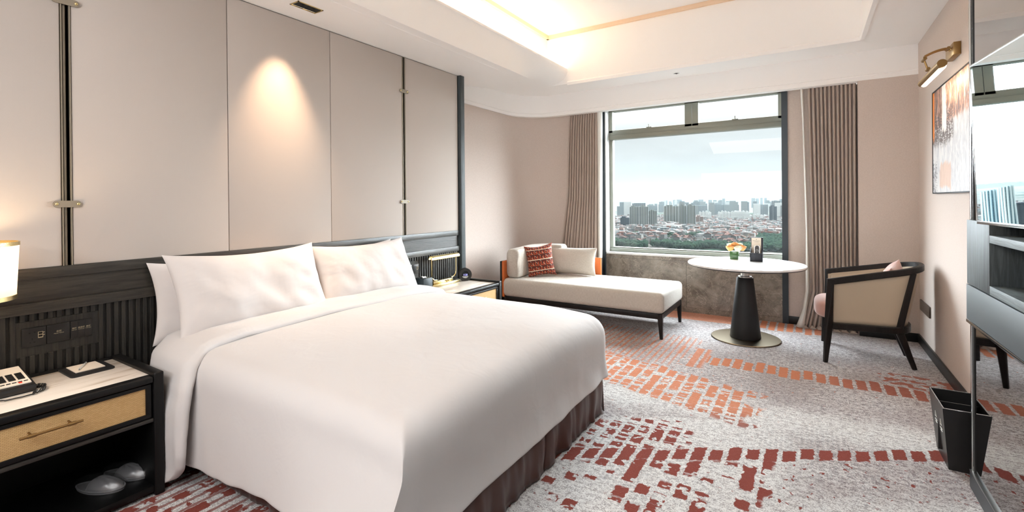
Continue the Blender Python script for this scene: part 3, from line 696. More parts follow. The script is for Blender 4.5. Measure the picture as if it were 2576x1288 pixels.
# slippers in clear bags on the bottom shelf
def slipper(x, y, rot, lb):
    rt = empty('slipper', (x, y, .05)); tag(rt, lb, 'slipper', 'bagged slippers under the nightstand'); Mx = Matrix.Translation((x, y, .05)) @ Matrix.Rotation(R(rot), 4, 'Z')
    def outline(a):                                # toe along +x
        rx = .115; w_ = .046 + .008 * math.cos(a); return rx * math.cos(a), w_ * math.sin(a) * (1 - .08 * math.cos(2 * a))
    b_ = MB(); n_ = 36
    for z0, z1, k in ((0, .010, 1.0),):
        A = [b_.bm.verts.new(Mx @ Vector((*outline(2 * math.pi * i / n_), z0))) for i in range(n_)]; B = [b_.bm.verts.new(Mx @ Vector((*outline(2 * math.pi * i / n_), z1))) for i in range(n_)]
        for i in range(n_): b_.bm.faces.new((A[i], A[(i + 1) % n_], B[(i + 1) % n_], B[i]))
        b_.bm.faces.new(A[::-1]); b_.bm.faces.new(B)
    b_.build('sole', M['slipper'], rt)
    def up(u, v):
        a = lerp(-1.85, 1.85, u); X_, Y_ = outline(a); q = v; return Mx @ Vector((X_ * q + (1 - q) * -.01, Y_ * q, .012 + .042 * (1 - q ** 3.0) * (1 if True else 0) + .002 * math.sin(u * 30)))
    MB().grid(up, 30, 10).build('upper', M['slipper'], rt, solid=.005)
    MB().tube([Mx @ Vector((*outline(lerp(-math.pi, math.pi, i / 40)), .012)) for i in range(41)], .004, 6).build('binding', M['slipper'], rt)
    def bag(u, v):
        a = 2 * math.pi * u; X_, Y_ = outline(a); q = math.sin(math.pi * (v * .5)); k = 1.10 + .05 * noise.noise(Vector((math.cos(a) * 3, math.sin(a) * 3, v * 5 + x)))
        return Mx @ Vector((X_ * k * q, Y_ * k * 1.08 * q, .003 + .062 * math.cos(math.pi * v * .5) ** .8 + .006 * noise.noise(Vector((math.cos(a) * 5 * q, math.sin(a) * 5 * q, 1)))))
    MB().grid(bag, 48, 14).build('clear_bag', M['film'], rt)
slipper(.66, .835, 28, 'bagged grey slipper on the nightstand shelf, the one farther from the bed')
slipper(.64, .945, 28, 'bagged grey slipper on the nightstand shelf, the one next to the bed')

# telephone
TZ = .566
def phone():
    x, y = .47, .545; rt = empty('telephone', (x, y, TZ)); tag(rt, 'black desk telephone with pale key face and coiled cord beside the note pad', 'telephone')
    # body: wedge, high at the wall end
    pr = [(.365, TZ + .004), (.60, TZ + .004), (.605, TZ + .018), (.60, TZ + .03), (.372, TZ + .066), (.365, TZ + .06)]
    MB().prism(pr, 'y', .44, .636).build('body', M['plastic'], rt)
    sl_ = (TZ + .066 - (TZ + .03)) / (.372 - .60)
    def top(xx): return TZ + .03 + (xx - .60) * sl_
    a, b_ = .378, .592; q = MB()
    def slab(xa, xb, ya_, yb_, h0, h1, bb): 
        for (p0, p1) in (((xa, ya_), (xb, yb_)),):
            vs = [(xa, ya_, top(xa) + h1), (xb, ya_, top(xb) + h1), (xb, yb_, top(xb) + h1), (xa, yb_, top(xa) + h1)]; ws = [(c[0], c[1], top(c[0]) + h0) for c in vs]
            V = [bb.bm.verts.new(v) for v in vs]; W_ = [bb.bm.verts.new(v) for v in ws]; bb.bm.faces.new(V); bb.bm.faces.new(W_[::-1])
            for i in range(4): bb.bm.faces.new((V[i], W_[i], W_[(i + 1) % 4], V[(i + 1) % 4]))
    slab(a - .006, b_ - .02, .530, .628, 0, .004, q); fp = q.build('face_plate', M['paper'], rt, smooth=False)
    for r_i in range(5):
        for c_i in range(3):
            xx = .455 + r_i * .0155; yy = .538 + c_i * .029; k = MB(); slab(xx, xx + .0085, yy, yy + .022, .004, .007, k); k.build('key', M['plastic'], fp, smooth=False)
    for c_i in range(5): k = MB(); slab(.548, .554, .536 + c_i * .018, .536 + c_i * .018 + .013, .004, .006, k); k.build('key', M['plastic'], fp, smooth=False)
    q = MB(); slab(.56, .566, .59, .60, .004, .007, q); q.build('message_light', M['red_led'], fp, smooth=False)
    MB().tube([(.40, .482, TZ + .105), (.46, .482, TZ + .102), (.55, .482, TZ + .085), (.585, .482, TZ + .075)], [.02, .015, .015, .02], 12, sec=[(.024, .016), (.017, .012), (.017, .012), (.024, .015)]).box(.385, .42, .460, .504, TZ + .055, TZ + .095, .008).box(.565, .60, .460, .504, TZ + .03, TZ + .07, .008).build('handset', M['plastic'], rt)
    pts = []; n_ = 200
    ctl = [(.60, .48), (.655, .53), (.665, .58), (.66, .615), (.63, .655), (.585, .665), (.56, .65), (.575, .625)]
    for i in range(n_):
        s = i / (n_ - 1) * (len(ctl) - 1); j = min(int(s), len(ctl) - 2); t_ = s - j; t2 = t_ * t_ * (3 - 2 * t_); cx, cy = lerp(ctl[j][0], ctl[j + 1][0], t_), lerp(ctl[j][1], ctl[j + 1][1], t2)
        if i > 85: pts.append((cx + .007 * math.cos(i * .95), cy + .0045 * math.sin(i * .95), TZ + .010 + .007 * math.sin(i * .95)))
        else: pts.append((cx, cy, TZ + .006))
    MB().tube(pts, .0028, 6).build('cord', M['plastic'], rt)
phone()
# note pad, sheet and pen
def quad(cx, cy, wx, wy, rot, z0, z1, rad=.004, seg=4):
    p = []
    for sx, sy, a0 in ((1, 1, 0), (-1, 1, 90), (-1, -1, 180), (1, -1, 270)): p += [(sx * (wx / 2 - rad) + rad * math.cos(R(a0 + 90 * i / seg)), sy * (wy / 2 - rad) + rad * math.sin(R(a0 + 90 * i / seg))) for i in range(seg + 1)]
    c_, s_ = math.cos(R(rot)), math.sin(R(rot)); return MB().prism([(cx + a * c_ - b * s_, cy + a * s_ + b * c_) for a, b in p], 'z', z0, z1)
tag(quad(.450, .850, .205, .168, 0, TZ, TZ + .007, .018).build('writing_pad', M['blackmatte']), 'black leather writing pad lying on the nightstand under the note paper', 'writing pad')
np_ = quad(.430, .852, .138, .112, 0, TZ + .007, TZ + .0105, .001).build('note_pad', M['paper']); tag(np_, 'white note paper lying on the black leather pad', 'note paper')
pn = empty('pen', (.44, .85, TZ + .0145)); tag(pn, 'clear white ballpoint pen lying across the note paper', 'pen')
MB().cyl((.468, .818, TZ + .0145), (.37, .870, TZ + .0145), .0042, seg=12).build('barrel', M['white'], pn)
MB().cyl((.468, .818, TZ + .0145), (.479, .812, TZ + .0145), .003, .001, seg=12).build('tip', M['steel'], pn); MB().box(.385, .40, .860, .863, TZ + .018, TZ + .02).build('clip', M['steel'], pn)
# table lamp at the left edge
lx, ly = .55, .437
tl = empty('table_lamp', (lx, ly, TZ)); tag(tl, 'lit table lamp with brass-rimmed pale drum shade beside the telephone', 'lamp')
MB().lathe([(0, 0), (.07, 0), (.07, .012), (.012, .02), (.009, .03), (.009, .50), (0, .50)], (lx, ly, TZ)).build('stand', M['brass_dark'], tl)
zb, zt = .995, 1.215; rb, rt_ = .150, .160
MB().lathe([(rb, 0), (rt_, zt - zb)], (lx, ly, zb), 64).build('lamp_shade', M['shade'], tl, ang=80)
MB().lathe([(rb - .002, -.012), (rb + .003, -.012), (rb + .003, .006), (rb - .002, .006), (rb - .002, -.012)], (lx, ly, zb), 64).build('lower_rim', M['gold'], tl); MB().lathe([(rt_ - .002, -.004), (rt_ + .003, -.004), (rt_ + .003, .012), (rt_ - .002, .012), (rt_ - .002, -.004)], (lx, ly, zt), 64).build('upper_rim', M['gold'], tl)
k = MB()
for a in (0, 120, 240): k.cyl((lx, ly, zt), (lx + rt_ * math.cos(R(a + 55)), ly + rt_ * math.sin(R(a + 55)), zt), .003, seg=8)
k.build('spider', M['brass_dark'], tl); MB().ico((lx, ly, 1.09), .028, 2, (1, 1, 1.3)).build('bulb', M['bulb'], tl)
light('table_lamp_light', 'POINT', (lx, ly, 1.15), 5, (1, .74, .46), shadow_soft_size=.04)

# right nightstand: tissue box, brass lamp, clock
tb = empty('tissue_box', (.50, 3.205, TZ)); tag(tb, 'dark square tissue box on the far nightstand beside the brass lamp', 'tissue box')
MB().box(.44, .56, 3.145, 3.265, TZ, TZ + .125, .003).build('box', M['teal'], tb)
k = MB(); k.grid(lambda u, v: (.48 + .05 * u * .8, 3.18 + .05 * v, TZ + .127 + .010 * math.sin(u * 3.14) * (1 + .5 * math.sin(v * 6))), 8, 8); k.build('tissue', M['white'], tb, solid=.001)
dl = empty('desk_lamp', (.42, 3.64, TZ)); tag(dl, 'brass desk lamp with long hood on the far nightstand', 'lamp')
MB().box(.385, .455, 3.385, 3.80, TZ, TZ + .022, .003).box(.375, .425, 3.43, 3.72, TZ + .022, TZ + .048, .003).build('base', M['gold'], dl)
MB().cyl((.425, 3.64, TZ + .035), (.438, 3.64, TZ + .035), .010, seg=16).cyl((.425, 3.615, TZ + .035), (.436, 3.615, TZ + .035), .008, seg=16).build('knob', M['brass_dark'], dl)
for s_, yy in ((1, 3.80), (-1, 3.43)):
    MB().tube([(.40, yy - s_ * .075, TZ + .052), (.40, yy - s_ * .03, TZ + .058), (.40, yy - s_ * .008, TZ + .078), (.40, yy, TZ + .11), (.40, yy, TZ + .26), (.40, yy, TZ + .275)], .0062, 10).build('arm', M['gold'], dl)
hp = arc(.405, TZ + .262, .034, -10, 190, 14); hp2 = arc(.405, TZ + .262, .030, 190, -10, 14)
MB().prism(hp + hp2, 'y', 3.42, 3.815).build('lamp_hood', M['gold'], dl)
MB().cyl((.405, 3.435, TZ + .262), (.405, 3.80, TZ + .262), .009, seg=12).build('tube', M['led_warm'], dl)
# alarm clock: thick ring on a flat foot, display inside
ck = empty('alarm_clock', (.47, 3.885, TZ)); tag(ck, 'round dark alarm clock showing 1120 on the far nightstand', 'clock')
fd = Vector((.78, -.62, 0)).normalized(); sd = Vector((fd.y * -1, fd.x, 0)); cc_ = Vector((.47, 3.862, TZ + .063))
Mc = Matrix(((sd.x, 0, fd.x, cc_.x), (sd.y, 0, fd.y, cc_.y), (0, 1, 0, cc_.z), (0, 0, 0, 1)))
def ring(r0, r1, z0, z1, seg=40):
    b_ = MB(); pts = [(r1, z0), (r1 + .004, (z0 + z1) / 2), (r1, z1), (r0, z1), (r0, z0), (r1, z0)]
    rg = []
    for k_ in range(seg):
        a = 2 * math.pi * k_ / seg; rg.append([b_.bm.verts.new(Mc @ Vector((r * math.cos(a), max(r * math.sin(a), -.0625), z))) for r, z in pts[:-1]])
    for i in range(seg):
        A, B = rg[i], rg[(i + 1) % seg]
        for j in range(5): b_.bm.faces.new((A[j], A[(j + 1) % 5], B[(j + 1) % 5], B[j]))
    return b_
ring(.040, .066, -.018, .02).build('body', M['plastic'], ck)
MB().cyl(Mc @ Vector((0, 0, .004)), Mc @ Vector((0, 0, .008)), .041, seg=36).build('display', mat('display_black', srgb(12, 12, 18), .2)[0], ck)
hm = [Mc @ Vector((x_, y_, .0086)) for x_, y_ in [(.038 * math.cos(R(a)), .038 * math.sin(R(a))) for a in range(205, 336, 10)]]
MB().poly(hm).build('lower_plate', M['steel'], ck, smooth=False)
Rc = Matrix(((sd.x, 0, fd.x), (sd.y, 0, fd.y), (0, 1, 0)))
put_text('1120', .024, Mc @ Vector((0, -.003, .0088)), Rc, M['clock_digits'], ck, 'digits', 1.15)
MB().cyl(Mc @ Vector((0, .062, 0)), Mc @ Vector((0, .071, 0)), .014, seg=16).build('button', M['plastic'], ck)

# ------------------------------------------------------------------ chaise longue
ch = empty('chaise_longue', (1.3, 5.13, 0)); tag(ch, 'beige linen chaise longue with dark wooden legs below the window', 'daybed')
MB().box(.365, 2.262, 4.705, 5.565, .248, .462, .05, 5).build('seat_cushion', M['sofa'], ch, ang=60)
MB().box(.375, 2.245, 4.72, 4.755, .198, .25, .003).box(.375, 2.245, 5.515, 5.55, .198, .25, .003).box(2.21, 2.245, 4.72, 5.55, .198, .25, .003).box(.375, .41, 4.72, 5.55, .198, .25, .003).build('frame', M['wenge'], ch)
for x, y in ((2.225, 4.74), (2.225, 5.53), (.40, 4.74), (.40, 5.53)):
    MB().tube([(x + (.008 if x > 1 else -.008), y, 0), (x, y, .20), (x, y, .25)], 0, sec=[(.015, .015), (.024, .024), (.024, .024)]).build('leg', M['wenge'], ch)
def lpath(o):                                         # plan of the low wrap-round back, offset o inwards
    r0 = .34; p = [(.335 + o, 4.715), (.335 + o, 5.0), (.335 + o, 5.24)]
    p += [(.335 + r0 - (r0 - o) * math.cos(R(a)), 5.26 + (r0 - o) * math.sin(R(a))) for a in range(10, 91, 10)]
    return p + [(.9, 5.60 - o), (1.285, 5.60 - o)]
def wall_sweep(o0, o1, z0, z1, rd=.006):
    b_ = MB(); A = lpath(o0); B = lpath(o1); rg = []
    for (a, b2) in zip(A, B): rg.append([b_.bm.verts.new(p) for p in ((*a, z0), (*a, z1 - rd), (lerp(a[0], b2[0], .2), lerp(a[1], b2[1], .2), z1), (lerp(a[0], b2[0], .8), lerp(a[1], b2[1], .8), z1), (*b2, z1 - rd), (*b2, z0))])
    for P_, Q in zip(rg, rg[1:]):
        for k in range(6): b_.bm.faces.new((P_[k], P_[(k + 1) % 6], Q[(k + 1) % 6], Q[k]))
    b_.bm.faces.new(rg[0]); b_.bm.faces.new(rg[-1][::-1]); return b_
wall_sweep(0, .028, .20, .665).build('back_frame', M['black'], ch)
wall_sweep(.028, .058, .24, .668, .012).build('leather_lining', M['orange_leather'], ch)
# rounded corner bolster
bo = MB(); bp = [(.475, 4.765), (.475, 4.80), (.475, 5.0), (.48, 5.15)] + [(.48 + .26 - .26 * math.cos(R(a)), 5.17 + .27 * math.sin(R(a))) for a in range(15, 91, 15)] + [(.82, 5.44), (.84, 5.44)]
rg = []
for i, p in enumerate(bp):
    a = Vector(bp[max(i - 1, 0)]); b_ = Vector(bp[min(i + 1, len(bp) - 1)]); d = (b_ - a).normalized(); n_ = Vector((d.y, -d.x)); e = .86 if i in (0, len(bp) - 1) else 1
    cs = []
    for k in range(28):
        th = 2 * math.pi * k / 28; c_, s_ = math.cos(th), math.sin(th); ex = .38
        cs.append((math.copysign(abs(c_) ** ex, c_) * .088 * e, math.copysign(abs(s_) ** ex, s_) * (.172 if e == 1 else .155)))
    zc = .635 + .022 * ss(4.8, 5.4, p[1])
    rg.append([bo.bm.verts.new((p[0] + n_.x * w_, p[1] + n_.y * w_, zc + h)) for w_, h in cs])
for A, B in zip(rg, rg[1:]):
    for k in range(28): bo.bm.faces.new((A[k], A[(k + 1) % 28], B[(k + 1) % 28], B[k]))
bo.bm.faces.new(rg[0]); bo.bm.faces.new(rg[-1][::-1]); bo.build('back_cushion', M['sofa'], ch, ang=70)
rp = pillow_mesh(.74, .34, .17, basis((1, .03, 0), (-.02, .16, 1), (.925, 5.37, .635)), 3.3, wr=.5).build('cushion', M['sofa_pillow'], ang=80); tag(rp, 'plain beige oblong cushion leaning on the chaise beside the patterned one', 'cushion')
pc = pillow_mesh(.35, .40, .14, basis((.80, .60, .13), (-.10, .06, 1), (.70, 5.05, .655)), 9.1, wr=.5, pinch=.12).build('cushion', M['print'], ang=80); tag(pc, 'rust and cream geometric patterned cushion on the chaise', 'cushion')

# ------------------------------------------------------------------ pedestal table
tx, ty = 2.935, 5.20
tb = empty('pedestal_table', (tx, ty, 0)); tag(tb, 'round white marble table on a black cone pedestal by the window', 'table')
MB().lathe([(0, .002), (.31, .002), (.315, .006), (.31, .012), (0, .014)], (tx, ty, 0), 72).build('base_plate', M['bronze'], tb)
MB().lathe([(.0, .012), (.136, .012), (.140, .02), (.076, .60), (.070, .607), (0, .607)], (tx, ty, 0), 56).build('pedestal', M['blackmatte'], tb)
MB().lathe([(.062, .605), (.062, .618), (.042, .622), (.042, .715)], (tx, ty, 0), 40).build('neck', M['steel'], tb)
MB().lathe([(0, .708), (.47, .712), (.525, .724), (.525, .730), (0, .730)], (tx, ty, 0), 96).build('under_plate', M['blackmatte'], tb)
MB().lathe([(0, .730), (.527, .730), (.531, .734), (.531, .744), (.527, .748), (0, .748)], (tx, ty, 0), 96).build('tabletop', M['table_marble'], tb)
TT = .748
# vase of roses
vx, vy = 2.805, 5.50
vs_ = empty('flower_vase', (vx, vy, TT)); tag(vs_, 'small square green vase of cream and orange roses on the round table', 'vase')
g_ = mat('vase_green_glass', srgb(70, 105, 62), .12)[0]
MB().box(vx - .042, vx + .042, vy - .042, vy + .042, TT, TT + .085, .004).build('vase', g_, vs_)
def rose(c, r, cm, s0):
    b_ = MB(); rnd = random.Random(s0)
    for ly_ in range(5):
        rr = r * (1 - .17 * ly_); n_ = 5
        for k in range(n_):
            a0 = 2 * math.pi * (k / n_) + ly_ * .6 + rnd.random() * .3; wdt = 1.5
            def f(u, v, a0=a0, rr=rr, ly_=ly_):
                a = a0 + (u - .5) * wdt; z = -r * .7 + v * r * (1.35 + .09 * ly_); q = rr * (.45 + .62 * math.sin(v * 1.7)) * (1 + .10 * v * v * (1 - .2 * ly_)) ; edge = .10 * r * (v ** 3) * math.cos((u - .5) * 5)
                return (c[0] + math.cos(a) * (q + edge), c[1] + math.sin(a) * (q + edge), c[2] + z - .12 * r * (abs(u - .5) * 2) ** 2 * v)
            b_.grid(f, 6, 6)
    return b_.build('rose', cm, vs_, solid=.0008)
ro, rw = cloth('rose_orange', srgb(238, 172, 104), .7, .2, 200, .05, .15), cloth('rose_cream', srgb(240, 236, 208), .7, .2, 200, .05, .1)
rose((vx - .035, vy - .05, TT + .115), .037, M['rose_orange'], 1); rose((vx + .04, vy - .05, TT + .112), .036, M['rose_cream'], 2)
rose((vx + .005, vy - .01, TT + .145), .034, M['rose_orange'], 3); rose((vx + .075, vy + .0, TT + .115), .034, M['rose_orange'], 4)
rose((vx - .045, vy + .03, TT + .135), .03, M['rose_cream'], 5); rose((vx + .04, vy + .04, TT + .14), .03, M['rose_cream'], 6)
lf = MB(); rnd = random.Random(4)
for k in range(14):
    a = 2 * math.pi * k / 14; L_ = .05 + rnd.random() * .02
    p = Vector((vx, vy, TT + .08)); d = Vector((math.cos(a), math.sin(a), .35 + rnd.random() * .5)).normalized(); s_ = d.cross(Vector((0, 0, 1))).normalized()
    lf.grid(lambda u, v, p=p, d=d, s_=s_, L_=L_: p + d * (.03 + L_ * u) + s_ * (v - .5) * .036 * math.sin(math.pi * min(.999, u * .95 + .03)) + Vector((0, 0, -.02 * u * u)), 6, 4)
lf.build('leaves', cloth('leaf_green', srgb(96, 128, 66), .6, .0, 200, .05, .2) or M['leaf_green'], vs_)
# stationery holder: tray, card sign, remote
hx, hy = 3.02, 5.42
ho = empty('desk_organiser', (hx, hy, TT)); tag(ho, 'dark navy leather organiser standing on the round table beside the roses', 'organiser')
k = MB(); k.box(hx - .055, hx + .055, hy - .045, hy - .037, TT, TT + .085, .002).box(hx - .055, hx + .055, hy + .05, hy + .058, TT, TT + .24, .002).box(hx - .055, hx + .055, hy - .045, hy + .055, TT, TT + .006)
k.prism([(hy - .045, TT), (hy + .055, TT), (hy + .055, TT + .14), (hy + .01, TT + .12), (hy - .045, TT + .08)], 'x', hx - .057, hx - .05).prism([(hy - .045, TT), (hy + .055, TT), (hy + .055, TT + .24), (hy + .035, TT + .24), (hy + .02, TT + .12), (hy - .045, TT + .08)], 'x', hx + .05, hx + .057)
k.build('tray', M['navy'], ho)
cdm = empty('card', (hx, hy + .03, TT)); tag(cdm, 'pale information card standing behind the remote control in the organiser', 'card')
MB().box(hx - .048, hx + .04, hy + .034, hy + .036, TT + .007, TT + .235).build('sheet', M['paper'], cdm, smooth=False)
k = MB(); k.ico((hx - .003, hy + .0335, TT + .218), .004, 1, (1, .2, 1))
k.box(hx - .038, hx + .032, hy + .0335, hy + .034, TT + .203, TT + .205).box(hx - .022, hx + .016, hy + .0335, hy + .034, TT + .193, TT + .1945)
for j in range(9): k.box(hx - .042, hx - .034, hy + .0335, hy + .034, TT + .155 - j * .011, TT + .157 - j * .011)
k.build('print', M['ink'], cdm, smooth=False)
rm = empty('remote_control', (hx, hy - .01, TT)); tag(rm, 'black and silver remote control standing in the organiser', 'remote control')
Mr = Matrix.Translation((hx + .006, hy - .012, TT + .085)) @ Matrix.Rotation(R(-8), 4, 'X')
def rr_(w_, h_, k_): return [(Mr @ Vector((x_, 0, z_))) for x_, z_ in [(math.copysign(abs(math.cos(t_)) ** .5, math.cos(t_)) * w_ * (1 + .16 * max(0, math.sin(t_))), math.copysign(abs(math.sin(t_)) ** .6, math.sin(t_)) * h_) for t_ in [2 * math.pi * i / 36 for i in range(36)]]]
def rslab(w_, h_, y0_, y1_):
    b_ = MB(); o = rr_(w_, h_, 0); dv_ = Mr.to_3x3() @ Vector((0, 1, 0)); A = [b_.bm.verts.new(p + dv_ * y0_) for p in o]; B = [b_.bm.verts.new(p + dv_ * y1_) for p in o]
    for i in range(36): b_.bm.faces.new((A[i], A[(i + 1) % 36], B[(i + 1) % 36], B[i]))
    b_.bm.faces.new(A); b_.bm.faces.new(B[::-1]); return b_
rslab(.024, .075, -.004, .008).build('case', M['steel'], rm); rslab(.020, .073, -.0065, .0).build('face', M['plastic'], rm)
k = MB(); 
for r0 in (.014,): k.tube([Mr @ Vector((r0 * math.cos(t_ * .314), -.0068, .020 + r0 * math.sin(t_ * .314))) for t_ in range(21)], .0011, 6)
k.tube([Mr @ Vector((-.006, -.0068, .02)), Mr @ Vector((.006, -.0068, .02))], .001, 6).tube([Mr @ Vector((0, -.0068, .014)), Mr @ Vector((0, -.0068, .026))], .001, 6)
for r_i in range(4):
    for c_i in (-1, 0, 1): k.box(-.0015, .0015, -.0012, 0, -.0015, .0015, M=Mr @ Matrix.Translation((c_i * .009, -.0065, -.008 - r_i * .012)))
k.build('buttons', M['ink_white'], rm)

# ------------------------------------------------------------------ armchair
ac = empty('armchair', (3.86, 5.125, 0)); tag(ac, 'dark wood barrel armchair with beige leather sides and pink seat', 'armchair')
CY = 5.125
def plan(t_, xb, wf, wr, xs=3.62, xm=4.0):          # t 0..1 round from near arm front to far arm front
    u = abs(t_ - .5) * 2; sg = -1 if t_ < .5 else 1
    if u > .5: q = (u - .5) / .5; return (lerp(xm, xs, q), CY + sg * lerp(wr, wf, q))
    a = (1 - u / .5) * math.pi / 2; return (xm + (xb - xm) * math.sin(a) ** .9 if a > 0 else xm, CY + sg * wr * math.cos(a) ** .85)
def zr(x): return .68 + (x - 3.62) * .205
N = 64
rail = []; 
for i in range(N + 1):
    x, y = plan(i / N, 4.262, .333, .262); rail.append((x, y, zr(x)))
MB().tube(rail, 0, sec=(.0165, .026)).build('arm_rail', M['wenge'], ac)
low = [(*plan(i / N, 4.175, .325, .262), .309) for i in range(N + 1)]
MB().tube(low, 0, sec=(.016, .027)).box(3.622, 3.65, CY - .32, CY + .32, .285, .335, .003).build('seat_rail', M['wenge'], ac)
def shell(u, v, o=0):
    t_ = lerp(.004, .996, u); a = plan(t_, 4.175, .325, .262); b_ = plan(t_, 4.262, .333, .262); z = lerp(.330, zr(b_[0]) - .018, v); q = v
    x, y = lerp(a[0], b_[0], q), lerp(a[1], b_[1], q); d = Vector((3.85 - x, CY - y)); d.normalize(); k_ = .006 + o
    return (x + d.x * k_, y + d.y * k_, z)
MB().grid(lambda u, v: shell(u, v), 60, 10).build('leather_shell', M['beige_leather'], ac, solid=.012)
MB().grid(lambda u, v: shell(.01 + u * .98, v * .95, .02), 60, 10).build('inner_padding', M['beige_leather'], ac, solid=.014)
for s_ in (-1, 1):
    MB().tube([(3.588, CY + s_ * .347, 0), (3.612, CY + s_ * .335, .30), (3.628, CY + s_ * .332, .705)], 0, sec=[(.014, .015), (.026, .026), (.026, .019)]).build('front_leg', M['wenge'], ac)
    MB().tube([(4.19, CY + s_ * .20, 0), (4.095, CY + s_ * .205, .29), (4.095, CY + s_ * .215, .34)], 0, sec=[(.016, .016), (.026, .026), (.024, .024)]).build('rear_leg', M['wenge'], ac)
    MB().tube([(4.085, CY + s_ * .222, .30), (4.185, CY + s_ * .205, .775)], 0, sec=[(.020, .026), (.016, .018)]).build('back_stile', M['wenge'], ac)
def superq(cx, cy, cz, a, b_, c_, e1, e2):
    def f(u, v):
        th = 2 * math.pi * u; ph = -math.pi / 2 + math.pi * v; cp, sp = math.cos(ph), math.sin(ph); p = lambda w_, e: math.copysign(abs(w_) ** e, w_)
        return (cx + a * p(cp, e1) * p(math.cos(th), e2), cy + b_ * p(cp, e1) * p(math.sin(th), e2), cz + c_ * p(sp, e1))
    return MB().grid(f, 64, 32)
superq(3.785, CY, .418, .275, .258, .092, .55, .5).build('seat_cushion', M['pink'], ac, ang=180)
pp = pillow_mesh(.34, .34, .13, basis((.25, .85, .12), (.16, -.25, 1), (4.06, 5.11, .665)), 4.4, wr=.8, pinch=.10).build('cushion', M['pink'], ang=80); tag(pp, 'small pink cushion tucked in the back of the barrel armchair', 'cushion')

# ------------------------------------------------------------------ curtains
def curtain(name, lb, xl, xr, yb_, n, A, seed, z1=2.60):
    rt = empty(name, ((pw(xl, 1) + pw(xr, 1)) / 2, yb_, 0)); tag(rt, lb, 'curtain', 'beige pinch-pleated curtains either side of the window')
    def f(u, v):
        zt_ = z1 * (1 - v) + .004; a = pw(xl, v); b_ = pw(xr, v); uu = u + .004 * noise.noise(Vector((u * 6 + seed, v * 1.5, seed)))
        ph = uu * n; fr_ = ph - math.floor(ph); s_ = math.sin(math.pi * fr_) ** .62
        k_ = A * (1 + .25 * noise.noise(Vector((math.floor(ph) * 3.1 + seed, v * 2, 0)))) * (1 - .35 * ss(.1, 0, v))
        x = lerp(a, b_, u) + .010 * noise.noise(Vector((u * n, v * 3, seed + 5))) * v
        y = yb_ - k_ * s_ - .03 * ss(.93, 1, v) * noise.noise(Vector((u * 10, 2, seed))) - .01 * v
        return (x, y, max(.004, zt_ - 0 * s_))
    MB().grid(f, n * 14, 40).build('drape', M['curtain'], rt, ang=180, solid=.002); return rt, f
cl_, fl_ = curtain('curtain', 'beige pleated curtain hanging behind the chaise', [(0, .665), (.45, .625), (.75, .52), (1, .44)], [(0, 1.085), (1, 1.07)], 6.0, 12, .062, 1.0)
cr_, fr_2 = curtain('curtain', 'beige pleated curtain hanging behind the armchair and round table', [(0, 3.465), (.5, 3.49), (.85, 3.50), (1, 3.42)], [(0, 3.895), (1, 3.885)], 6.02, 12, .075, 4.0)
# leading edges: lining folded forward
MB().grid(lambda u, v: (lerp(1.075, lerp(1.15, 1.125, v), u), 5.985 - .035 * math.sin(math.pi * u), 2.60 * (1 - v) + .01), 8, 20).build('lining_edge', M['sheer'], cl_, ang=180, solid=.002)
MB().grid(lambda u, v: (lerp(pw([(0, 3.40), (.15, 3.42), (.6, 3.445), (.85, 3.44), (.93, 3.41), (1, 3.35)], v), pw([(0, 3.43), (.5, 3.465), (.85, 3.48), (1, 3.43)], v), u), 5.99 - .05 * math.sin(math.pi * u) - .05 * ss(.9, 1, v), max(.006, 2.60 * (1 - v))), 10, 40).build('lining_edge', M['sheer'], cr_, ang=180, solid=.002)
gt = MB()
for i in range(7):
    a = 3.40 + i * .07; gt.grid(lambda u, v, a=a: (a + .06 * u + .01 * math.sin(v * 5), 5.90 + .07 * v, .004 + .03 * math.sin(math.pi * u) * (v ** .5)), 8, 6)
gt.build('hem_folds', M['curtain'], cr_, ang=180)

# ------------------------------------------------------------------ right wall: picture, picture light, socket, bin
pic = empty('picture', (4.35, 4.45, 1.41)); tag(pic, 'large abstract painting in orange, white and grey under the brass picture light', 'picture')
mt, t, b = mat('abstract_paint', (1, 1, 1), .5); v, X, Y, Z = coords(t); u_ = Y * -1.0
w1 = noise_s(t, vec(t, 0.0, Y * 5.0, Z * 3.0), 1.6, 4, .6, .6); w2 = noise_s(t, vec(t, 2.0, Y * 16.0, Z * 5.0), 1.8, 4, .7, .5); w3 = noise_s(t, vec(t, 5.0, Y * 22.0, Z * 60.0), 1.5, 3, .7)
yy = Y + (w1 - .5) * .14; zq = Z + (w1 - .5) * .16
cc = mixc(t, w2.step(.40, .62), srgb(214, 212, 210), srgb(184, 184, 188))
top = zq.step(.50, .56)
cc = mixc(t, top * w2.step(.30, .50), cc, srgb(186, 128, 96)); cc = mixc(t, top * w2.step(.50, .56), cc, srgb(112, 92, 88))
midb = zq.step(.36, .42) * (zq.step(.60, .68) * -1.0 + 1.0) * yy.step(.02, .08)
cc = mixc(t, midb * (w3 * .6 + w2 * .4).step(.42, .52), cc, srgb(84, 68, 64))
cc = mixc(t, zq.step(.03, .06) * (zq.step(.22, .26) * -1.0 + 1.0) * yy.step(.12, .16) * (yy.step(.44, .50) * -1.0 + 1.0) * .7, cc, srgb(206, 164, 136))
cc = mixc(t, (zq.step(.24, .28) * -1.0 + 1.0) * yy.step(.54, .58) * (w3 * .5 + w2 * .5).step(.48, .55), cc, srgb(110, 108, 112))
cc = mixc(t, zq.step(.46, .49) * yy.step(.24, .27) * (yy.step(.38, .41) * -1.0 + 1.0), cc, srgb(248, 240, 232))
cc = mixc(t, Y.step(.64, .66) * Z.step(.40, .48), cc, srgb(236, 140, 50)); setc(t, b, cc)
MB().box(4.347, 4.352, 3.76, 5.158, 1.422, 2.236).build('canvas', mt, pic, smooth=False)
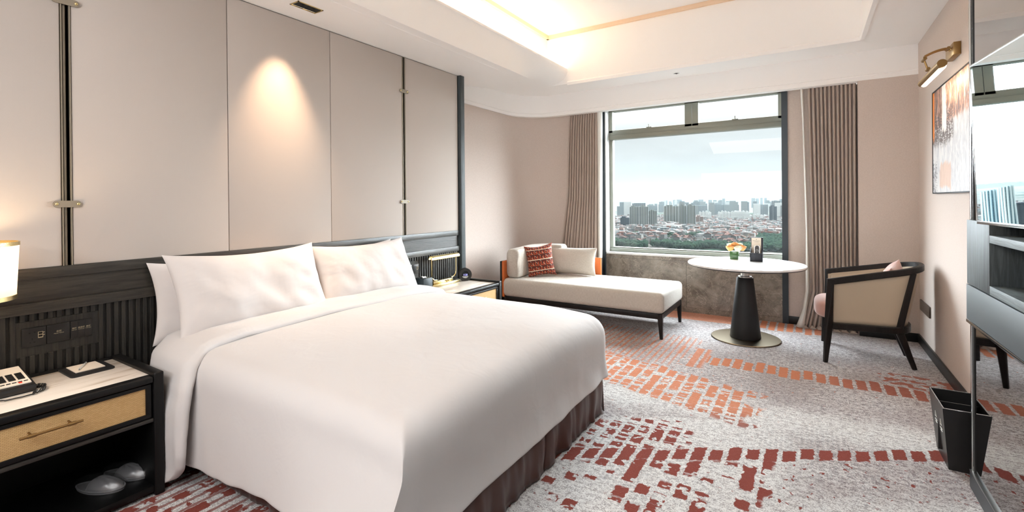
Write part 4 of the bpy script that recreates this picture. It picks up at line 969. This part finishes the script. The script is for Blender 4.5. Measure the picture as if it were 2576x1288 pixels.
MB().box(4.343, 4.364, 5.156, 5.165, 1.414, 2.244).box(4.343, 4.364, 3.75, 3.76, 1.414, 2.244).box(4.343, 4.364, 3.75, 5.165, 2.236, 2.245).box(4.343, 4.364, 3.75, 5.165, 1.413, 1.422).build('picture_frame', M['blackmatte'], pic)
sc_ = empty('picture_light', (4.34, 4.45, 2.37)); tag(sc_, 'brass picture light with glowing tube above the abstract painting', 'wall light')
MB().box(4.325, 4.364, 4.375, 4.60, 2.365, 2.452, .002).build('wall_plate', M['brass_dark'], sc_)
for yy in (4.44, 4.475): MB().tube([(4.325 - .142 * (1 - math.cos(R(q_))) ** .5 * (1 - math.cos(R(q_))) ** .5, yy, 2.412 + .026 * math.sin(R(q_ * 1.6)) - .035 * (q_ / 90) ** 2) for q_ in range(0, 91, 6)], .0058, 10).build('arm', M['brass_dark'], sc_)
for q_ in ((4.183, 4.415, 4.50, 2.372, .011), (4.31, 4.425, 4.49, 2.428, .010), (4.203, 4.43, 4.485, 2.30, .011)): MB().cyl((q_[0], q_[1], q_[3]), (q_[0], q_[2], q_[3]), q_[4], seg=20).build('joint', M['brass_dark'], sc_)
MB().tube([(4.183, 4.457, 2.37), (4.203, 4.457, 2.30), (4.212, 4.457, 2.278)], .006, 10).build('link', M['brass_dark'], sc_)
MB().cyl((4.215, 4.09, 2.254), (4.215, 4.74, 2.254), .026, seg=32).build('shade_tube', M['brass_dark'], sc_)
MB().cyl((4.222, 4.13, 2.243), (4.222, 4.71, 2.243), .0215, seg=20).build('lamp_tube', M['led_tube'], sc_)
light('picture_light_glow', 'AREA', (4.235, 4.42, 2.222), 1.5, (1, .80, .58), target=(4.36, 4.42, 1.9), shape='RECTANGLE', size=.5, size_y=.03)
so = empty('wall_socket', (4.36, 5.57, .33)); tag(so, 'dark brown socket plate low on the wall behind the armchair', 'socket')
q = MB().box(4.352, 4.365, 5.375, 5.78, .335, .432, .003).build('socket_plate', mat('brown_socket', srgb(72, 58, 48), .4)[0], so)
for yy in (5.44, 5.50): MB().box(4.3515, 4.353, yy, yy + .012, .37, .378).build('socket_hole', M['hole'], q)
bn = empty('waste_bin', (4.14, 3.33, 0)); tag(bn, 'black tapered waste bin with two compartments beside the mirror', 'bin')
def rect(x0, x1, y0, y1, z): return [(x0, y0, z), (x1, y0, z), (x1, y1, z), (x0, y1, z)]
b_ = MB(); o1 = [rect(4.072, 4.205, 3.20, 3.465, 0), rect(4.042, 4.235, 3.155, 3.475, .32), rect(4.050, 4.227, 3.163, 3.467, .32), rect(4.078, 4.199, 3.206, 3.459, .01)]
V = [[b_.bm.verts.new(p) for p in r_] for r_ in o1]
for A, B in zip(V, V[1:]):
    for i in range(4): b_.bm.faces.new((A[i], A[(i + 1) % 4], B[(i + 1) % 4], B[i]))
b_.bm.faces.new(V[0][::-1]); b_.bm.faces.new(V[-1]); b_.build('body', M['plastic'], bn, smooth=False)
MB().box(4.052, 4.225, 3.313, 3.319, .05, .305).build('divider', M['plastic'], bn)
k = MB()
for p, q in zip(rect(4.046, 4.231, 3.159, 3.471, .3205), rect(4.046, 4.231, 3.159, 3.471, .3205)[1:] + rect(4.046, 4.231, 3.159, 3.471, .3205)[:1]): k.tube([p, q], .0025, 6)
k.build('rim', M['chrome'], bn)
tilt = .030 / .32
def face(y, z): return (4.072 - tilt * z - .0012, y, z)
for yc in (3.245, 3.36):
    mk = MB()
    for (a, b2) in (((yc - .016, .205), (yc, .235)), ((yc, .235), (yc + .016, .205)), ((yc + .016, .205), (yc - .016, .205))): mk.tube([face(*a), face(*b2)], .0016, 4)
    for j, wz in enumerate((.022, .018)): mk.tube([face(yc - wz, .187 - j * .012), face(yc + wz, .187 - j * .012)], .0022, 4)
    mk.build('recycling_print', M['ink_white'], bn)

# ------------------------------------------------------------------ mirror wall with television and cabinet
MX = 4.1325
mw = empty('wall_mirror', (4.25, 1.0, 0)); tag(mw, 'tall tinted mirror panel with chrome edge behind the television', 'mirror')
MB().box(MX, MX + .006, YB, 3.045, .082, .80).build('mirror_glass', M['mirror'], mw, smooth=False); MB().box(MX, MX + .006, YB, 3.045, 1.27, ZC).build('mirror_glass', M['mirror'], mw, smooth=False)
MB().box(MX + .006, X1, YB, 3.062, 0, .80).box(MX + .006, X1, YB, 3.062, 1.28, ZC).box(MX + .006, X1, 3.045, 3.062, .80, 1.28).build('carcass', M['black'], mw)
MB().box(MX - .006, MX + .010, 3.045, 3.066, 0, ZC, .0015).build('edge_trim', M['chrome'], mw); MB().box(MX - .004, MX + .008, 3.018, 3.022, .08, ZC).build('bevel_line', M['plastic'], mw)
MB().box(MX - .010, MX + .008, YB, 3.066, 0, .080, .001).build('kick_plate', M['frame_dark'], mw); MB().box(MX - .012, MX + .006, YB, 3.060, .080, .086, .001).build('kick_trim', M['steel'], mw)
cb = empty('wall_cabinet', (4.12, 1.0, .79)); tag(cb, 'wall-mounted grey oak media cabinet with open shelf below the television', 'cabinet')
CX0 = 4.112
MB().box(CX0, MX + .19, 2.715, 3.044, .975, 1.275, .001).build('side_panel', M['oak_grey'], cb)
MB().box(CX0, MX - .001, YB, 3.055, .805, .970, .001).build('drawer_front', mat('grey_leather', srgb(62, 68, 71), .5, spec=.3)[0], cb)
MB().box(CX0 - .002, MX - .001, YB, 3.055, .790, .804, .001).build('metal_edge', M['chrome'], cb)
MB().box(MX + .19, MX + .20, YB, 3.04, .80, 1.278).build('niche_back', M['hole'], cb)
MB().box(CX0, MX + .18, YB, 2.712, 1.19, 1.222, .001).build('shelf', M['oak_grey_y'], cb); MB().box(CX0, MX + .18, YB, 2.712, .975, 1.012, .001).build('shelf', M['oak_grey_y'], cb)
tv = empty('television', (4.10, 2.25, 1.26)); tag(tv, 'large flat television reflecting the bright window, tilted on the mirror wall', 'television')
Mt = Matrix.Translation((4.015, 2.43, 1.281)) @ Matrix.Rotation(R(5.6), 4, 'Z') @ Matrix.Rotation(R(-1.9), 4, 'Y')
b_ = MB().box(0, .012, -1.2, 0, 0, .595, .003, M=Mt); b_.build('tv_body', M['plastic'], tv); MB().box(4.078, MX, 1.95, 2.12, 1.48, 1.64, .004).build('wall_bracket', M['blackmatte'], tv)
MB().box(-.0015, 0, -1.194, -.006, .012, .589, M=Mt).build('screen', M['tv_screen'], tv, smooth=False)
MB().box(-.003, .003, -1.2, 0, 0, .012, .001, M=Mt).box(-.003, .003, -1.2, 0, .588, .595, .001, M=Mt).box(-.003, .003, -.005, 0, 0, .595, .001, M=Mt).build('bezel', M['chrome'], tv)

# ------------------------------------------------------------------ ceiling downlights
dn = empty('downlight', (.58, 2.0, 2.72)); tag(dn, 'twin square recessed ceiling downlight over the head of the bed', 'downlight', )
k = MB().box(.535, .625, 1.905, 2.088, 2.760, 2.765)
k.build('housing', M['black'], dn)
fr_ = MB(); 
for a in ((.532, .628, 1.900, 1.908), (.532, .628, 2.084, 2.092), (.532, .539, 1.900, 2.092), (.621, .628, 1.900, 2.092)): fr_.box(a[0], a[1], a[2], a[3], 2.716, 2.722)
fr_.build('frame', M['gold'], dn)
for c in (1.952, 2.042):
    b_ = MB(); r1_ = [(.54, c - .043, 2.722), (.62, c - .043, 2.722), (.62, c + .043, 2.722), (.54, c + .043, 2.722)]; r2_ = [(.565, c - .018, 2.755), (.595, c - .018, 2.755), (.595, c + .018, 2.755), (.565, c + .018, 2.755)]
    A = [b_.bm.verts.new(p) for p in r1_]; B = [b_.bm.verts.new(p) for p in r2_]
    for i in range(4): b_.bm.faces.new((A[i], B[i], B[(i + 1) % 4], A[(i + 1) % 4]))
    b_.build('reflector', M['blackmatte'], dn, smooth=False); MB().cyl((.58, c, 2.750), (.58, c, 2.756), .016, seg=24).build('lamp', M['bulb'], dn)
light('downlight_wall', 'SPOT', (.585, 1.945, 2.738), 80, (1, .68, .44), target=(.33, 1.93, 1.62), spot_size=R(52), spot_blend=1.0, shadow_soft_size=.015)
light('downlight_bed', 'SPOT', (.585, 2.042, 2.738), 46, (1, .74, .52), target=(.70, 2.10, .6), spot_size=R(58), spot_blend=1.0, shadow_soft_size=.015)
d2 = empty('downlight', (2.184, 5.651, ZC)); tag(d2, 'small round ceiling spotlight in front of the window', 'downlight')
MB().lathe([(.034, 0), (.034, -.004), (.026, -.005), (.024, -.001)], (2.184, 5.651, ZC), 32).build('ring', M['white'], d2); MB().lathe([(.025, -.0015), (.0, -.0015)], (2.184, 5.651, ZC), 32).box(2.178, 2.190, 5.628, 5.674, ZC - .006, ZC - .003).build('lens', M['blackmatte'], d2)

HAZE = .00034

# ------------------------------------------------------------------ the city outside (eye level is 95 m above the ground)
G = -95.0
_srgb = srgb
def srgb(r, g, b): return tuple(v * .30 for v in _srgb(r, g, b))     # city colours darkened so the strong daylight lamps do not wash them out
def facade(name, c1, c2, vert=True, step=3.2, wx=3.0, rough=.7):
    mt, t, b = mat(name, c1, rough, spec=.0); v, X, Y, Z = coords(t)
    a = ((X / wx).fract() - .5).abs().step(.22, .26); z = ((Z / step).fract() - .5).abs().step(.20, .26)
    setc(t, b, mixc(t, (a.max(z * .6) if vert else z.max(a * .4)), c2, c1)); return mt
FM = [facade('tower_grey_green', srgb(190, 192, 182), srgb(92, 104, 102), True, 3.2, 7.0), facade('tower_pale', srgb(206, 208, 204), srgb(140, 152, 154), False, 3.4, 5.0),
      facade('tower_dark', srgb(92, 98, 110), srgb(58, 64, 78), True, 3.2, 6.0), facade('block_white', tuple(v * .7 for v in _srgb(226, 228, 224)), tuple(v * .6 for v in _srgb(160, 168, 168)), False, 3.3, 3.6),
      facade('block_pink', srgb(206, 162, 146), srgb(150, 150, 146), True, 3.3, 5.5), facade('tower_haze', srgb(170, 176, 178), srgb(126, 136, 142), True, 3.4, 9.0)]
# land: one wide ground sheet with paler and greener quarters
mt, t, b = mat('city_ground', (.3, .3, .3), .95, spec=0); v, X, Y, Z = coords(t)
gm = noise_s(t, v, .004, 4, .6); g2 = noise_s(t, v, .03, 3, .6)
setc(t, b, mixc(t, gm.step(.50, .60), mixc(t, g2, srgb(168, 160, 152), srgb(128, 128, 122)), srgb(74, 92, 78)))
gd = MB().box(-16000, 16000, 150, 30000, G - 5, G).build('ground', mt, smooth=False); struct(gd)
def building(u0, u1, ytop, D, m_, depth=None, label='', parts=0, name='tower_block', cat='building', roof=True, base=None):
    """a real block D metres away whose sides fall in image columns u0..u1, its top at row ytop"""
    a, b2 = far(u0, D), far(u1, D); ctr = (a + b2) / 2; wdt = (b2 - a).length
    hor = PY + F * (FW.z / UP.z) - 0; dirm = az((u0 + u1) / 2)
    fz = F / math.cos(math.atan(((u0 + u1) / 2 - PX) / F)); horv = 517.55 - .008521 * (u0 + u1) / 2
    top = 1.38 + (horv - ytop) * D / fz; depth = depth or wdt * .7
    x_ = Vector((dirm.y, -dirm.x, 0)); Mx = Matrix(((x_.x, dirm.x, 0, ctr.x), (x_.y, dirm.y, 0, ctr.y), (0, 0, 1, 0), (0, 0, 0, 1)))
    h = top - G
    rt = empty(name, (ctr.x, ctr.y, G)); rt.rotation_euler = (0, 0, math.atan2(x_.y, x_.x)); tag(rt, label, cat)
    def add(nm, mm, *bx):
        b_ = MB(); [b_.box(*q) for q in bx]; LOC[rt] = Vector((0, 0, 0)); o = b_.build(nm, mm, rt, smooth=False); LOC[rt] = Vector((ctr.x, ctr.y, G)); return o
    add('tower_body', m_, (-wdt / 2, wdt / 2, 0, depth, 0, h))
    if parts:
        n_ = parts
        for i in range(n_ + 1):
            xx = -wdt / 2 + wdt * i / n_; add('facade_rib', FM[3], (xx - wdt * .012, xx + wdt * .012, -1.2, 0, 0, h + 2))
    if roof: add('roof_block', m_, (-wdt * .35, wdt * .1, depth * .2, depth * .8, h, h + 4))
    return rt, wdt, h
building(1583.6, 1607, 520.5, 1570, FM[0], 30, 'tall striped tower of the grey-green pair, next to the dark blue block', 5)
building(1608, 1630.5, 519.5, 1560, FM[0], 30, 'striped tower of the grey-green pair, next to the shorter striped tower', 5)
building(1632, 1652, 530.5, 1590, FM[0], 24, 'shorter grey-green striped tower attached to the striped pair', 4)
building(1560, 1583, 548, 1560, FM[2], 24, 'dark blue-grey block at the foot of the striped tower pair', 0)
building(1669.5, 1707, 518.5, 1780, FM[0], 40, 'broad grey-green tower slab above the long white block', 5)
building(1708, 1727, 518, 1620, FM[0], 30, 'narrow grey-green tower between the broad slab and the pinkish side', 3)
building(1728, 1749, 517, 1600, FM[0], 30, 'grey-green tower standing directly beside the pinkish-orange block', 3)
building(1668, 1714, 567, 1450, FM[3], 30, 'long white low block in front of the middle tower slab', 0, 'office_block')
building(1652, 1704, 577, 1370, FM[5], 40, 'wide grey low office block in front of the white one', 0, 'office_block')
building(1750, 1769, 545, 1850, FM[4], 30, 'pinkish-orange block beside the broad grey-green towers', 2, 'office_block')
building(1935, 1954.5, 519.5, 1950, FM[2], 30, 'tall dark lone tower above the dark green wood', 2)
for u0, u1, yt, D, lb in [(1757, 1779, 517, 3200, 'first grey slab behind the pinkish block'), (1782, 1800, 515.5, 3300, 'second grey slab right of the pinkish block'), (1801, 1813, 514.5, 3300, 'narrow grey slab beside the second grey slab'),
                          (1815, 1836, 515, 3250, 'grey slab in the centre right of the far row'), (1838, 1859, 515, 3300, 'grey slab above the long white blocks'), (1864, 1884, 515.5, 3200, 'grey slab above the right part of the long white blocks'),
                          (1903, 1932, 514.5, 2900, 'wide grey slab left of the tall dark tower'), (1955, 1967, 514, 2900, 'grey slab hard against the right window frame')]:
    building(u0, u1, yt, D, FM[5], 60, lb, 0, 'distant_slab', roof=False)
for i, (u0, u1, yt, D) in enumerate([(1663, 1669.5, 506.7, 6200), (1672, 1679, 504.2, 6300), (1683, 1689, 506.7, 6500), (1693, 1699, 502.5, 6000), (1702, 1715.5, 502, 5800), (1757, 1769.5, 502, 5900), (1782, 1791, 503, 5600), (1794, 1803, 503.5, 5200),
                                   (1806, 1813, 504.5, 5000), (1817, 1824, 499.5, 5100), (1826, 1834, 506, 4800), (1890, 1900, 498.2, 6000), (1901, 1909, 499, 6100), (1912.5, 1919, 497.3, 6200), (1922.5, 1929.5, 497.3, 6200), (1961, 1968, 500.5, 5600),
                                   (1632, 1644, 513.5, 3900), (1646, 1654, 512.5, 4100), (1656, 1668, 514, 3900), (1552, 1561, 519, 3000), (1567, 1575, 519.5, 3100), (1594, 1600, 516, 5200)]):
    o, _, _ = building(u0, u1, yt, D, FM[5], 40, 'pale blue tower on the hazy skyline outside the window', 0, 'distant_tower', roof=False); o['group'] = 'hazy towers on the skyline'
rnd = random.Random(11)
for k in range(46):
    u0 = rnd.uniform(1552, 1964); D = rnd.uniform(2300, 4600); wd = rnd.uniform(26, 60) / D * F; horv = 517.55 - .008521 * u0
    building(u0, u0 + wd, horv + rnd.uniform(4, 16) - (D - 2300) / 2300 * 4, D, rnd.choice((FM[1], FM[5], FM[3], FM[5])), 26, 'mid-rise block in the hazy middle distance outside the window', 0, 'apartment_block', roof=False)[0]['group'] = 'mid-rise blocks in the middle distance'
for u0 in list(range(1806, 1880, 8)) + list(range(1840, 1930, 9)) + list(range(1758, 1790, 8)):
    D = 2350 if u0 % 2 else 2150; horv = 517.55 - .008521 * u0
    building(u0, u0 + 7.2, horv + rnd.uniform(29, 33) if u0 < 1880 else horv + rnd.uniform(36, 44), D, FM[3], 16, 'white apartment block in the pale terraces beyond the pinkish block', 0, 'apartment_block', roof=True)[0]['group'] = 'white terrace blocks right of centre'
# the curved towers that only the television screen shows
GL_ = facade('tower_glass_blue', srgb(120, 190, 210), srgb(80, 140, 165), False, 3.6, 4.0, .5); WR_ = mat('white_rib', _srgb(215, 225, 225), .6, spec=0)[0]
def tv_ray(u, v):                       # where the screen throws the line of sight
    n_ = (Mt.to_3x3() @ Vector((-1, 0, 0))).normalized(); p0 = Mt @ Vector((-.0015, 0, 0)); d = (FW + RT * ((u - PX) / F) - UP * ((v - PY) / F)).normalized()
    k = (p0 - CAM).dot(n_) / d.dot(n_); h_ = CAM + d * k; return h_, d - n_ * (2 * d.dot(n_))
for u0, u1, vt, D, lb in ((2466, 2508, 482, 900, 'left curved glass tower seen only in the television reflection'), (2509, 2550, 472, 860, 'right curved glass tower seen only in the television reflection'), (2553, 2590, 510, 1100, 'dark blue block seen only in the television reflection')):
    pts = []
    for u in (u0, u1):
        h_, d = tv_ray(u, vt); dh = Vector((d.x, d.y, 0)); k = D / dh.length; pts.append((h_.x + d.x * k, h_.y + d.y * k, h_.z + d.z * k))
    a, b2 = Vector((*pts[0][:2], 0)), Vector((*pts[1][:2], 0)); ctr = (a + b2) / 2; top = (pts[0][2] + pts[1][2]) / 2; wdt = (a - b2).length; x_ = (b2 - a).normalized(); dn_ = Vector((-x_.y, x_.x, 0)); dn_ = dn_ if dn_.y > 0 else -dn_
    rt = empty('curved_tower' if vt < 500 else 'office_tower', (ctr.x, ctr.y, G)); tag(rt, lb, 'building'); LOC[rt] = Vector((0, 0, 0)); H = top - G; cv_ = 1 if vt < 500 else 0
    def f(u, v): return x_ * ((u - .5) * wdt * (1 + cv_ * .10 * math.sin(v * 3.0 + 1.2))) + dn_ * (-6 * cv_ * math.cos((u - .5) * 3)) + Vector((0, 0, v * H * (1 + cv_ * .03 * u)))
    b_ = MB(); n1_, n2_ = 12, 24; A = [[b_.bm.verts.new(f(i / n1_, j / n2_)) for j in range(n2_ + 1)] for i in range(n1_ + 1)]; B = [[b_.bm.verts.new(f(i / n1_, j / n2_) + dn_ * 24) for j in range(n2_ + 1)] for i in range(n1_ + 1)]
    for i in range(n1_):
        for j in range(n2_): b_.bm.faces.new((A[i][j], A[i + 1][j], A[i + 1][j + 1], A[i][j + 1])); b_.bm.faces.new((B[i][j], B[i][j + 1], B[i + 1][j + 1], B[i + 1][j]))
        b_.bm.faces.new((A[i][n2_], A[i + 1][n2_], B[i + 1][n2_], B[i][n2_]))
    for j in range(n2_): b_.bm.faces.new((A[0][j], A[0][j + 1], B[0][j + 1], B[0][j])); b_.bm.faces.new((A[n1_][j], B[n1_][j], B[n1_][j + 1], A[n1_][j + 1]))
    b_.build('tower_body', GL_ if cv_ else FM[2], rt, ang=60)
    if cv_:
        for k in range(6): MB().tube([f(k / 5 + .03 * math.sin(v * .3 + k) * (0 < k < 5), v / 12) - dn_ * .8 for v in range(13)], 1.1, 6).build('facade_rib', WR_, rt)
    LOC[rt] = Vector((ctr.x, ctr.y, G))
# low houses: three kinds, copied one by one (nearest 300), the rest as one mass
HM = [facade('house_pale', srgb(214, 210, 202), srgb(150, 150, 146), False, 3.0, 4.0, .8), facade('house_grey', srgb(172, 172, 170), srgb(120, 124, 124), False, 3.0, 4.0, .8), facade('house_rose', srgb(196, 172, 164), srgb(150, 140, 136), False, 3.0, 4.0, .8)]
def rooftops(name, cs):
    mt, t, b = mat(name, cs[0], .85, spec=0); v, X, Y, Z = coords(t); vo = t.nodes.new('ShaderNodeTexVoronoi'); vo.inputs['Scale'].default_value = .09; t.links.new(v, vo.inputs['Vector'])
    r_ = t.nodes.new('ShaderNodeSeparateColor'); t.links.new(vo.outputs['Color'], r_.inputs[0]); q = S(t, r_.outputs[0]); c = mixc(t, q.step(.3, .34), cs[0], cs[1]); c = mixc(t, q.step(.62, .66), c, cs[2]); setc(t, b, c); return mt
RM = [rooftops('rooftops_mixed', [srgb(168, 170, 168), srgb(190, 172, 166), srgb(222, 222, 218)]), rooftops('rooftops_rose', [srgb(190, 140, 128), srgb(180, 168, 162), srgb(205, 178, 170)]), rooftops('rooftops_grey', [srgb(150, 154, 156), srgb(190, 192, 190), srgb(170, 164, 160)])]
RF = [mat('roof_grey', srgb(140, 140, 138), .8, spec=0)[0], mat('roof_red', srgb(150, 118, 110), .8, spec=0)[0], mat('roof_white', srgb(175, 176, 174), .7, spec=0)[0]]
pro = []
for i in range(3):
    rt = empty('low_house', (0, 0, G)); LOC[rt] = Vector((0, 0, 0)); w_, d_, h_ = ((11, 13, 12), (14, 10, 15), (10, 12, 9))[i]
    MB().box(-w_ / 2, w_ / 2, -d_ / 2, d_ / 2, 0, h_).build('walls', HM[i], rt, smooth=False)
    if i == 1: MB().prism([(-w_ / 2 - .4, h_), (w_ / 2 + .4, h_), (0, h_ + 3)], 'y', -d_ / 2 - .4, d_ / 2 + .4).build('roof', RF[1], rt, smooth=False)
    else: MB().box(-w_ / 2, w_ / 2, -d_ / 2, d_ / 2, h_, h_ + .6).box(-w_ * .3, w_ * .1, -2, 3, h_ + .6, h_ + 3).build('roof', RF[0 if i == 0 else 2], rt, smooth=False)
    pro.append(rt)
spots = []
for k in range(11000):
    u = rnd.uniform(1500, 2010); D = math.sqrt(rnd.uniform(1010 ** 2, 2700 ** 2))
    p = far(u, D); fz = noise.noise(Vector((p.x * .004, p.y * .004, 2)))
    if D < 1080 + 60 * math.sin(u * .05) and u < 1880: continue
    if u > 1900 and D < 1330: continue
    if fz < -.32: continue
    spots.append((D, p, u))
spots.sort(key=lambda s: s[0]); spots = spots[:8500]
used = []
n_ind = 0; rest = MB(); rest2 = MB(); rest3 = MB()
for D, p, u in spots:
    s_ = rnd.uniform(.55, 1.05); rz = rnd.choice((0, .3, .9, 1.4)) + rnd.uniform(-.1, .1)
    if n_ind < 300:
        o = pro[n_ind % 3] if n_ind < 3 else copy_tree(pro[rnd.randrange(3)])
        o.location = (p.x, p.y, G); o.rotation_euler = (0, 0, rz); o.scale = (s_, s_, s_ * rnd.uniform(.7, 1.3)); tag(o, 'low flat or red-roofed house in the nearest streets below the window', 'house', 'low houses in the nearest streets'); n_ind += 1
    else:
        r = rnd.random(); bb = rest if r < .5 else rest2 if r < .75 else rest3; w_ = rnd.uniform(6, 16) * .5; d_ = rnd.uniform(6, 16) * .5; h_ = rnd.uniform(6, 22)
        Mq = Matrix.Translation((p.x, p.y, G)) @ Matrix.Rotation(rz, 4, 'Z'); bb.box(-w_, w_, -d_, d_, 0, h_, M=Mq)
for k in range(5200):
    u = rnd.choice((rnd.uniform(1150, 1500), rnd.uniform(2010, 2450))); D = math.sqrt(rnd.uniform(1010 ** 2, 2700 ** 2)); p = far(u, D)
    if noise.noise(Vector((p.x * .004, p.y * .004, 2))) < -.32 or (1900 < u < 2200 and D < 1330): continue
    r = rnd.random(); bb = rest if r < .5 else rest2 if r < .75 else rest3; w_ = rnd.uniform(6, 16) * .6; d_ = rnd.uniform(6, 16) * .6; h_ = rnd.uniform(6, 22)
    bb.box(-w_, w_, -d_, d_, 0, h_, M=Matrix.Translation((p.x, p.y, G)) @ Matrix.Rotation(rnd.uniform(0, 3), 4, 'Z'))
tag(rest.build('far_houses', RM[0], smooth=False), 'mass of pale low roofs beyond the nearest streets', 'houses', kind='stuff')
tag(rest2.build('far_houses', RM[1], smooth=False), 'mass of red low roofs beyond the nearest streets', 'houses', kind='stuff')
tag(rest3.build('far_houses', RM[2], smooth=False), 'mass of grey low roofs beyond the nearest streets', 'houses', kind='stuff')
# tree belts and the dark wood at the right
mt, t, b = mat('tree_green', srgb(62, 92, 62), .9, spec=0); v, X, Y, Z = coords(t); n = noise_s(t, v, .12, 4, .6); setc(t, b, mixc(t, n.step(.35, .7), srgb(44, 66, 54), srgb(78, 100, 80))); LEAF = mt
tr_ = MB(); tr2 = MB()
for k in range(1700):
    u = rnd.uniform(1250, 1890); D = 985 + 75 * rnd.random() + 30 * math.sin(u * .05)
    if 1625 < u < 1640: continue
    p = far(u, D); tr_.ico((p.x, p.y, G + rnd.uniform(4, 9)), rnd.uniform(3.5, 7), 1, (1, 1, .9), .5)
for k in range(1900):
    u = rnd.uniform(1895, 2200); D = rnd.uniform(985, 1330); p = far(u, D); tr2.ico((p.x, p.y, G + rnd.uniform(4, 9)), rnd.uniform(4, 8), 1, (1, 1, .9), .5)
tag(tr_.build('tree_belt', LEAF, ang=180), 'dark green belt of trees just above the window sill', 'trees', kind='stuff')
tag(tr2.build('woodland', LEAF, ang=180), 'dark green wood behind the desk organiser on the table', 'trees', kind='stuff')
for i, (u, D, lb) in enumerate([(1600, 1240, 'left of the white low block'), (1677, 1180, 'below the wide grey office block'), (1733, 1190, 'below the middle tower slab'), (1751, 1215, 'right of the middle tower slab'), (1775, 1600, 'right of the pinkish block'), (1856, 1430, 'behind the organiser on the table'), (1925, 1420, 'above the dark wood')]):
    p = far(u, D); b_ = MB()
    for k in range(14): b_.ico((p.x + rnd.uniform(-12, 12), p.y + rnd.uniform(-12, 12), G + rnd.uniform(5, 14)), rnd.uniform(5, 9), 1, (1, 1, .9), .35)
    tag(b_.build('tree_clump', LEAF, ang=180), 'round clump of trees among the low houses, ' + lb, 'trees')
# far hills on the horizon
hl = MB(); hl.grid(lambda u, v: (lerp(-9000, 9000, u), 11500 + 900 * v, G + (1 - abs(v - .5) * 2) * (95 + 60 * ss(.4, .6, u) + 80 * (noise.noise(Vector((u * 9, 0, 3))) + .3 * noise.noise(Vector((u * 30, 0, 3)))))), 120, 4)
struct(hl.build('hills', LEAF, ang=180))
# haze over the city
hz = bpy.data.materials.new('haze'); hz.use_nodes = True; t = hz.node_tree; t.nodes.clear(); o_ = t.nodes.new('ShaderNodeOutputMaterial'); vs_n = t.nodes.new('ShaderNodeVolumeScatter')
vs_n.inputs['Color'].default_value = (.055, .066, .069, 1); vs_n.inputs['Density'].default_value = HAZE; vs_n.inputs['Anisotropy'].default_value = 0; t.links.new(vs_n.outputs[0], o_.inputs['Volume'])
h_ = MB().box(-12000, 12000, 300, 13000, G - 4, 160).build('haze', hz, smooth=False); tag(h_, 'pale blue haze hanging over the distant city', 'haze', kind='stuff')
